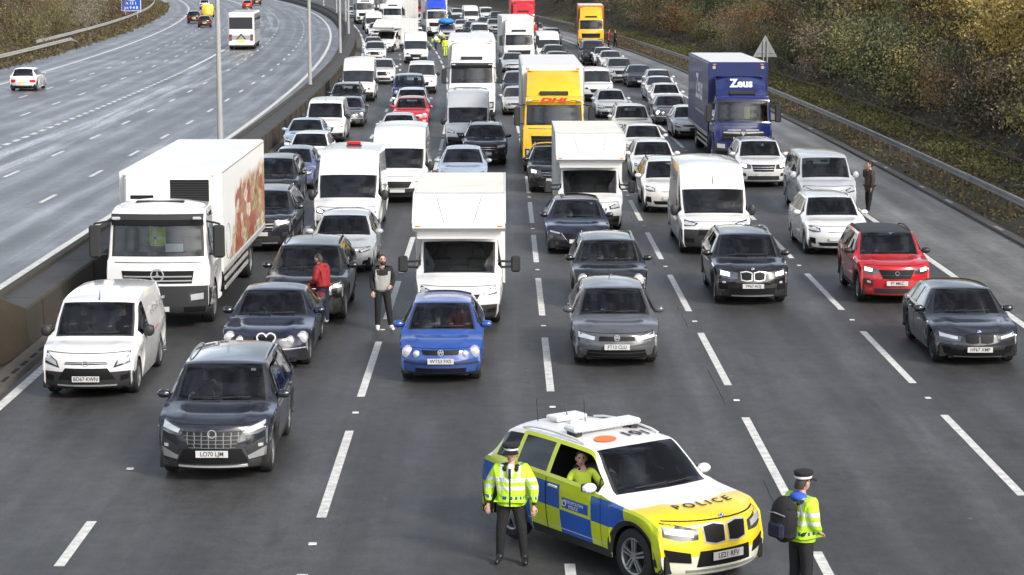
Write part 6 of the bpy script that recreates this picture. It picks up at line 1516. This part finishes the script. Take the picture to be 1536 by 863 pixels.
# ---- police car
mat('lime', (.52, .66, .02), .3, coat=.7)
def livery():
    m, nt, p = newmat('livery'); N = NX(nt); tc = nt.nodes.new('ShaderNodeTexCoord'); sp = nt.nodes.new('ShaderNodeSeparateXYZ'); nt.links.new(tc.outputs['Object'], sp.inputs[0]); y, z = sp.outputs[1], sp.outputs[2]
    g = nt.nodes.new('ShaderNodeNewGeometry'); gn = nt.nodes.new('ShaderNodeSeparateXYZ'); nt.links.new(g.outputs['Normal'], gn.inputs[0]); ax = N.m('ABSOLUTE', sp.outputs[0])
    top = N.m('GREATER_THAN', gn.outputs[2], .62)
    LIME, BLUE, WH, GOLD = (.56, .66, .02), (.016, .10, .46), (.80, .80, .79), (.80, .60, .02)
    row = N.m('GREATER_THAN', z, N.m('ADD', .70, N.m('MULTIPLY', N.m('SUBTRACT', y, 1.0), .012)))
    k = N.m('GREATER_THAN', N.m('FRACT', N.m('DIVIDE', N.m('SUBTRACT', y, 1.02), 1.44)), .5)
    chk = N.m('ABSOLUTE', N.m('SUBTRACT', row, k))                # 1 = blue where row upper and first half
    chk = N.m('MULTIPLY', chk, N.m('GREATER_THAN', y, 1.02))
    panel = N.m('MULTIPLY', N.inr(y, 1.80, 2.40), N.inr(z, .755, .905))
    flank = N.mix(N.m('MAXIMUM', chk, panel), LIME, BLUE)
    edge = N.m('MULTIPLY', N.m('GREATER_THAN', y, 1.0), N.m('MAXIMUM', N.m('LESS_THAN', N.m('ABSOLUTE', N.m('SUBTRACT', z, .44)), .008), N.m('LESS_THAN', N.m('ABSOLUTE', N.m('SUBTRACT', N.m('FRACT', N.m('DIVIDE', N.m('SUBTRACT', y, 1.02), .72)), .5)), .494)))
    edge = N.m('MULTIPLY', N.m('GREATER_THAN', y, 1.0), N.m('LESS_THAN', N.m('ABSOLUTE', N.m('SUBTRACT', z, .44)), .006))
    flank = N.mix(edge, flank, (.55, .6, .65))
    flank = N.mix(N.m('GREATER_THAN', z, 1.06), flank, LIME)
    nosec = N.mix(N.m('GREATER_THAN', N.m('ADD', y, N.m('MULTIPLY', ax, -.35)), .56), GOLD, WH)
    hood = nosec; hood = N.mix(N.m('GREATER_THAN', z, 1.30), hood, WH)
    c = N.mix(top, flank, hood); c = N.mix(N.m('MULTIPLY', N.m('LESS_THAN', y, .34), N.m('SUBTRACT', 1.0, top)), c, N.mix(N.m('LESS_THAN', z, .50), GOLD, (.70, .70, .55)))
    nz = N.noise(tc.outputs['Object'], 2.5, 6); c = N.mix(N.ramp(nz, .4, .8, 0, .18), c, (.10, .095, .08))
    mx = N.mix(g.outputs['Backfacing'], c, (.02, .02, .02)); nt.links.new(mx, p.inputs['Base Color']); p.inputs['Roughness'].default_value = .28; p.inputs['Coat Weight'].default_value = .6
    M['livery'] = m
livery()
SP['police'] = spec(4.71, 1.90, 1.68, .98, 1.15, 1.22, 1.92, 4.0, 4.50, 1.15, .38, .90, 3.76, clad=.36, sill=.26, sweep=.28, roofw=.74, rails='white', spokes=5, privfrom=2.9, pillarmat='paint', aerial=.75)
DES['police'] = dict(DES['bmw']); DES['police']['hl'] = [([(.46, .74), (.70, .73), (.94, .80)], [(.45, .88), (.70, .94), (.96, .97)])]
DES['police']['pair'] = [([(.025, .67), (.20, .65), (.37, .69)], [(.02, .92), (.20, .96), (.39, .93)], 'chrome', 'grille_surround', .006), ([(.045, .695), (.20, .675), (.35, .71)], [(.04, .90), (.20, .935), (.37, .91)], 'grille', 'kidney_grille', .012), ([(.56, .42), (.86, .45)], [(.58, .56), (.90, .62)], 'grille', 'side_intake')]; DES['police']['grille'] = [([(-.48, .36), (.48, .36)], [(-.44, .58), (.44, .58)], 'grille', 'intake')]; DES['police']['bars'] = [(-.62, .62, .29, .035, 'steel')]; DES['police']['plate'] = .50
def police_extra(sh, P, S, body, lod):
    i = int(np.searchsorted(sh.t, sh.tag['header'] + (sh.tag['roofend'] - sh.tag['header']) * .36)); zt = sh.top(i, 0)[2]; y0 = sh.top(i, 0)[1]
    b = P.new('light_bar'); b.box(-.60, .60, y0 - .14, y0 + .16, zt + .04, zt + .125, 'white', .03)
    for x in np.linspace(-.5, .5, 9): b.box(x - .045, x + .045, y0 - .146, y0 + .166, zt + .055, zt + .11, 'lens', .005)
    q = P.new('light_bar_foot', b)
    for x in (-.5, .5): q.box(x - .06, x + .06, y0 - .10, y0 + .12, zt - .05, zt + .055, 'trim', .01)
    b = P.new('roof_equipment'); b.box(-.25, .30, y0 + .75, y0 + 1.05, zt + .0, zt + .07, 'white', .02); b.ell((-.1, y0 + .55, zt + .02), (.09, .09, .06), 'white', 12, 8)
    b.cyl((.05, y0 + .48, zt), (.05, y0 + .52, zt + .34), .008, .005, 'trim', 5); b.cyl((-.35, y0 + 1.1, zt - .03), (-.35, y0 + 1.14, zt + .3), .008, .005, 'trim', 5)
    zr = lambda x, y: sh.top_z(x, y) + .014
    b = P.new('roof_dot'); c = b.pt((-.30, y0 - .44, zr(-.30, y0 - .44))); rg = [b.pt((-.30 + .17 * math.cos(a), y0 - .44 + .15 * math.sin(a), zr(-.30 + .17 * math.cos(a), y0 - .44 + .15 * math.sin(a)))) for a in np.linspace(0, 2 * math.pi, 21)[:-1]]
    for k in range(20): b.face((c, rg[k], rg[(k + 1) % 20]), 'orange')
    b = P.new('roof_number'); b.add(text_mb('101', .34, 'ink', bold=.012), lambda p: (.28 + p[0], y0 - .40 + p[1] * .9, zr(.28 + p[0], y0 - .40 + p[1] * .9)))
    b = P.new('bonnet_lettering'); b.add(text_mb('P O L I C E', .20, 'ink', bold=.004), lambda p: (p[0] * 1.05, .50 + p[1] * 1.1 + .18 * abs(p[0])**2, zr(p[0] * 1.05, .50 + p[1] * 1.1 + .18 * abs(p[0])**2)))
    b = P.new('door_lettering')
    for t, z, s_ in (('METROPOLITAN', .858, .062), ('POLICE', .795, .066)): b.add(text_mb(t, s_, 'white', bold=.001), lambda p, z=z: (-sh.side_x(2.13 , z) - .006, 2.13 - p[0], z + p[1]))
    b.lathe_x([(0, .05), (.002, .05), (.002, .035), (0, .035)], 'white', -sh.side_x(2.34, .83) - .008, 2.34, .83, 12)
    for t, y, z in (('999  POLICE', 3.45, 1.0),): b.add(text_mb(t, .06, 'ink'), lambda p: (-sh.side_x(3.45, z) - .006, y - p[0], z + p[1]))
SP['police']['extra'] = (police_extra,)
o, psh = make_vehicle('police_car', SP['police'], DES['police'], 2)
pcx, pcs = at(1090, 884); PRZ = R(35)
o.location = (pcx, pcs, .006); o.rotation_euler = (0, 0, PRZ)
tag(o, 'police car with yellow and blue checks standing across the empty lanes', 'police car'); paint_tree(o, PC['white'])
for ch in list(o.children):
    for k, m_ in enumerate(ch.data.materials):
        if m_ == M['paint'] and (ch.name.startswith(('body', 'bonnet', 'door'))): ch.data.materials[k] = M['livery']
    if ch.name.startswith('side_window'):      # driver's window is wound down
        me = ch.data; bm = bmesh.new(); bm.from_mesh(me)
        kill = [f for f in bm.faces if f.calc_center_median().x < 0 and f.calc_center_median().y < SP['police']['pillars'][0]]
        bmesh.ops.delete(bm, geom=kill, context='FACES'); bm.to_mesh(me); bm.free()
    if ch.name.startswith('number_plate'):
        b = MB(); b.add(plate_mb('LE21 RFV'), lambda p: (p[0], p[1] + o['plate_y'], p[2] + o['plate_z'])); ch.data = b.mesh('number_plate')
Mpol = o.matrix_basis.copy() if False else Matrix.Translation(o.location) @ Matrix.Rotation(PRZ, 4, 'Z')

# ---- heart emblem on the dark blue saloon
X, s = at(404, 546); s -= .9; o = empty('heart_wreath', rd(X + .05, s - .06, .62)); tag(o, 'white heart shaped ring fixed to the nose of the dark blue saloon', 'emblem')
b = MB(); pts = []
for t in np.linspace(0, 2 * math.pi, 33): pts.append((.0118 * 16 * math.sin(t)**3, 0, .0112 * (13 * math.cos(t) - 5 * math.cos(2 * t) - 2 * math.cos(3 * t) - math.cos(4 * t)) + .06))
b.tube(pts, .018, 'white', 6); b.build('ring', o)

# ================================================================== PEOPLE
WALK = dict(knr=(-.10, -.06, .50), anr=(-.12, -.08, .09), tor=(-.14, -.27, .035), knl=(.11, .02, .50), anl=(.13, .10, .09), tol=(.15, -.08, .035))
def pp(px, py, dz=0): X, s = at(px, py); return rd(X, s, 0.006)
person('police officer in a yellow jacket and peaked cap standing beside the police car', pp(767, 846), R(-8), dict(shr=(-.20, .01, 1.40), shl=(.20, .01, 1.40), ell=(.33, .02, 1.14), wrl=(.34, -.10, .90), elr=(-.33, .05, 1.14), wrr=(-.33, -.05, .90), knr=(-.15, -.02, .50), anr=(-.17, .02, .09), tor=(-.21, -.16, .035), knl=(.16, -.02, .50), anl=(.19, .02, .09), tol=(.23, -.16, .035)), 'black_cloth', 'black_cloth', 'hivis', hat='peak', height=1.68, jlen=.93, bulk=1.24, face=R(-6), tie=True)
o = person('police officer in a yellow jacket with a black backpack, turned away from the camera', pp(1199, 912), R(125), dict(elr=(-.24, .0, 1.13), wrr=(-.16, -.17, 1.0), ell=(.24, .0, 1.13), wrl=(.16, -.16, 1.0)), 'black_cloth', 'black_cloth', 'hivis', hat='flat', height=1.78, jlen=.93, bulk=1.22, hood='blue_cloth')
M2 = Matrix.Translation(o.location) @ Matrix.Rotation(R(125), 4, 'Z')
bp = empty('backpack', M2 @ Vector((0, .25, 1.0)), R(125)); tag(bp, 'black backpack worn by the police officer who looks away', 'backpack')
b = MB(); b.ell((0, .05, .22), (.20, .15, .30), 'black_cloth', 16, 12); b.box(-.17, .17, -.06, .14, -.03, .44, 'black_cloth', .05); b.build('bag', bp)
b = MB(); b.box(-.13, .13, .13, .22, .0, .20, 'navy_cloth', .03); b.tube([(-.15, .17, .30), (0, .215, .33), (.15, .17, .30)], .008, 'signgrey', 5); b.build('pocket', bp)
for sx in (-1, 1):
    b = MB(); b.tube([(sx * .12, -.06, .42), (sx * .13, -.22, .46), (sx * .13, -.38, .36), (sx * .15, -.36, .14), (sx * .17, -.1, .02)], .022, 'black_cloth', 6); b.build('strap', bp)
bp.scale = (1.03,) * 3
person('bearded man in a grey and black jacket standing between the traffic lanes', pp(574, 496), R(8), dict(wrr=(-.22, -.10, .92), ell=(.25, .04, 1.14), wrl=(.18, -.14, 1.06), anl=(.19, -.02, .09), tol=(.24, -.18, .035), knl=(.14, -.04, .5)), 'black_cloth', 'black_cloth', ('grey_cloth', 'black_cloth'), shoes='whiteshoe', height=1.74, jlen=.90, bulk=1.05, beard=True, face=R(10))
person('person in a red padded jacket standing at the bonnet of the black four wheel drive', pp(486, 488), R(-118), dict(waist=(0, -.03, 1.10), chest=(0, -.06, 1.29), neck=(0, -.09, 1.45), head=(0, -.12, 1.53), shr=(-.18, -.06, 1.40), shl=(.18, -.06, 1.40), elr=(-.23, -.08, 1.13), ell=(.23, -.08, 1.13), wrr=(-.17, -.28, 1.00), wrl=(.17, -.28, 1.00)), 'navy_cloth', 'red_cloth', 'red_cloth', shoes='whiteshoe', height=1.68, jlen=.88, bulk=1.12, hood='red_cloth')
person('person in a long dark coat holding a phone to the ear on the hard shoulder', pp(1303, 320), R(-75), dict(ell=(.25, .03, 1.15), elr=(-.27, -.08, 1.20), wrr=(-.12, -.14, 1.50), anl=(.12, -.08, .09), tol=(.13, -.26, .035)), 'black_cloth', 'brown_cloth', 'brown_cloth', height=1.72, jlen=.66, bulk=1.08)
FARP = [(913, 72, 'person in a red jacket standing on the distant hard shoulder by the rail', 'red_cloth', 70, 'navy_cloth'), (923, 72, 'person in dark clothes on the distant hard shoulder beside the person in red', 'brown_cloth', -60, 'black_cloth'),
        (804, 62, 'person in a red top between the plain white lorry and a tall white van', 'red_cloth', 0, 'white_cloth'), (668, 86, 'rider in a bright yellow vest walking beside the police motorcycles', 'hivis_plain', 20, 'hivis_plain')]
for px, py, lab, jk, rz, lg in FARP: person(lab, pp(px, py), R(rz), WALK, lg, jk, jk, height=1.75)
SEAT = dict(pelvis=(0, .02, .30), waist=(0, .06, .45), chest=(0, .07, .65), neck=(0, .06, .82), head=(0, .04, .91), shr=(-.19, .07, .76), shl=(.19, .07, .76), elr=(-.25, -.10, .55), ell=(.25, -.10, .55), wrr=(-.19, -.36, .60), wrl=(.17, -.36, .60),
            hpr=(-.10, -.02, .30), hpl=(.10, -.02, .30), knr=(-.14, -.42, .34), knl=(.14, -.42, .34), anr=(-.14, -.56, .05), anl=(.14, -.56, .05), tor=(-.14, -.68, .02), tol=(.14, -.68, .02))
def seated(kind, px, py, side, label, top, dz=0.0, pose=None, hair='hair', **k):
    X, s = at(px, py); s -= .9; S = SP[kind]; y = S['cabin'][0] + .92; z = S['cabin'][2] - .22 + dz
    p = dict(SEAT); p.update(pose or {})
    o = person(label, rd(X + side * S['W'] * .21, s + y, z + .006), 0, p, 'black_cloth', top, None, hair=hair, **k); o['group'] = 'people sitting in the waiting vehicles'; return o
seated('smallvan', 143, 588, -1, 'tan clothed driver of the small white van, one arm stretched out', 'brown_cloth', .05, dict(wrr=(-.30, -.30, .62), ell=(.20, -.14, .62), wrl=(-.10, -.42, .66)))
seated('smallvan', 143, 588, 1, 'passenger of the small white van in dark clothes looking out', 'navy_cloth', .05)
seated('rav', 330, 707, -1, 'driver of the nearest dark grey four wheel drive with a raised hand', 'brown_cloth', 0, dict(ell=(.26, -.18, .62), wrl=(.20, -.40, .78)))
seated('polo', 663, 566, -1, 'driver of the bright blue hatchback in grey', 'grey_cloth', 0)
seated('polo', 663, 566, 1, 'passenger of the bright blue hatchback in red', 'red_cloth', 0)
seated('golf', 922, 542, -1, 'driver of the grey hatchback with the round badge', 'navy_cloth', 0)
seated('mini', 914, 458, -1, 'driver of the black small car with round headlamps', 'grey_cloth', 0)
seated('mini', 914, 458, 1, 'passenger of the black small car with round headlamps', 'brown_cloth', 0)
seated('mazda', 866, 378, -1, 'driver of the dark navy car with the chrome edged nose', 'grey_cloth', 0)
seated('ecosport', 1335, 450, -1, 'driver of the bright red car with a black roof', 'brown_cloth', 0)
p = dict(SEAT); p.update(elr=(-.34, -.02, .60), wrr=(-.28, -.26, .64), chest=(-.03, .06, .65), head=(-.05, .03, .91))
S = SP['police']; o = person('police officer in a yellow jacket leaning an arm out of the police car window', Mpol @ Vector((-.57, S['cabin'][0] + .86, S['cabin'][2] - .24)), PRZ, p, 'black_cloth', 'hivis_plain', None, hair='hair', height=1.62, face=R(-35))
b = MB(); 
# ---- police motorcycles between the lanes
def motorcycle():
    r = empty('motorcycle')
    for y in (.0, 1.45):
        b = MB(); b.lathe_x([(-.06, .24), (-.07, .29), (0, .32), (.07, .29), (.06, .24)], 'rubber', 0, y, .32, 20); b.lathe_x([(-.05, .24), (.05, .24), (.02, .05), (-.02, .05), (-.05, .24)], 'rim', 0, y, .32, 14); b.build('wheel', r)
    b = MB(); b.ell((0, .55, .78), (.17, .40, .17), 'white', 12, 8); b.ell((0, .05, .98), (.24, .26, .28), 'white', 12, 8); b.box(-.14, .14, .45, 1.0, .35, .70, 'trim', .04); b.build('fairing', r)
    b = MB(); b.grid([[(x, -.02 - .1 * (1 - abs(x) * 3), 1.15), (x * .8, .12, 1.42)] for x in np.linspace(-.2, .2, 5)], 'glassdark'); b.build('screen', r)
    b = MB(); b.box(-.14, .14, .75, 1.35, .78, .88, 'seat', .03); b.build('seat', r)
    for x in (-1, 1): b = MB(); b.box(x * .32 - .12, x * .32 + .12, 1.1, 1.6, .55, .95, 'hivis_plain', .05); b.build('pannier', r)
    b = MB(); b.cyl((0, 0, .32), (0, .2, 1.05), .04, .04, 'steel', 8); b.tube([(-.38, .25, 1.08), (0, .15, 1.12), (.38, .25, 1.08)], .02, 'trim', 6); b.build('handlebar', r)
    b = MB(); b.ell((0, -.20, 1.0), (.11, .05, .09), 'lamp_on', 10, 6); b.build('headlight', r)
    return r
mo = motorcycle()
for i, (px, py, lab) in enumerate(((654, 74, 'police motorcycle beside the tall white van with a plain roof'), (661, 66, 'police motorcycle behind the other one, between the white vans'))):
    o = mo if i == 0 else copy_tree(mo); o.location = pp(px, py); o.rotation_euler = (0, 0, .05); tag(o, lab, 'motorcycle', 'police motorcycles threading through the jam')
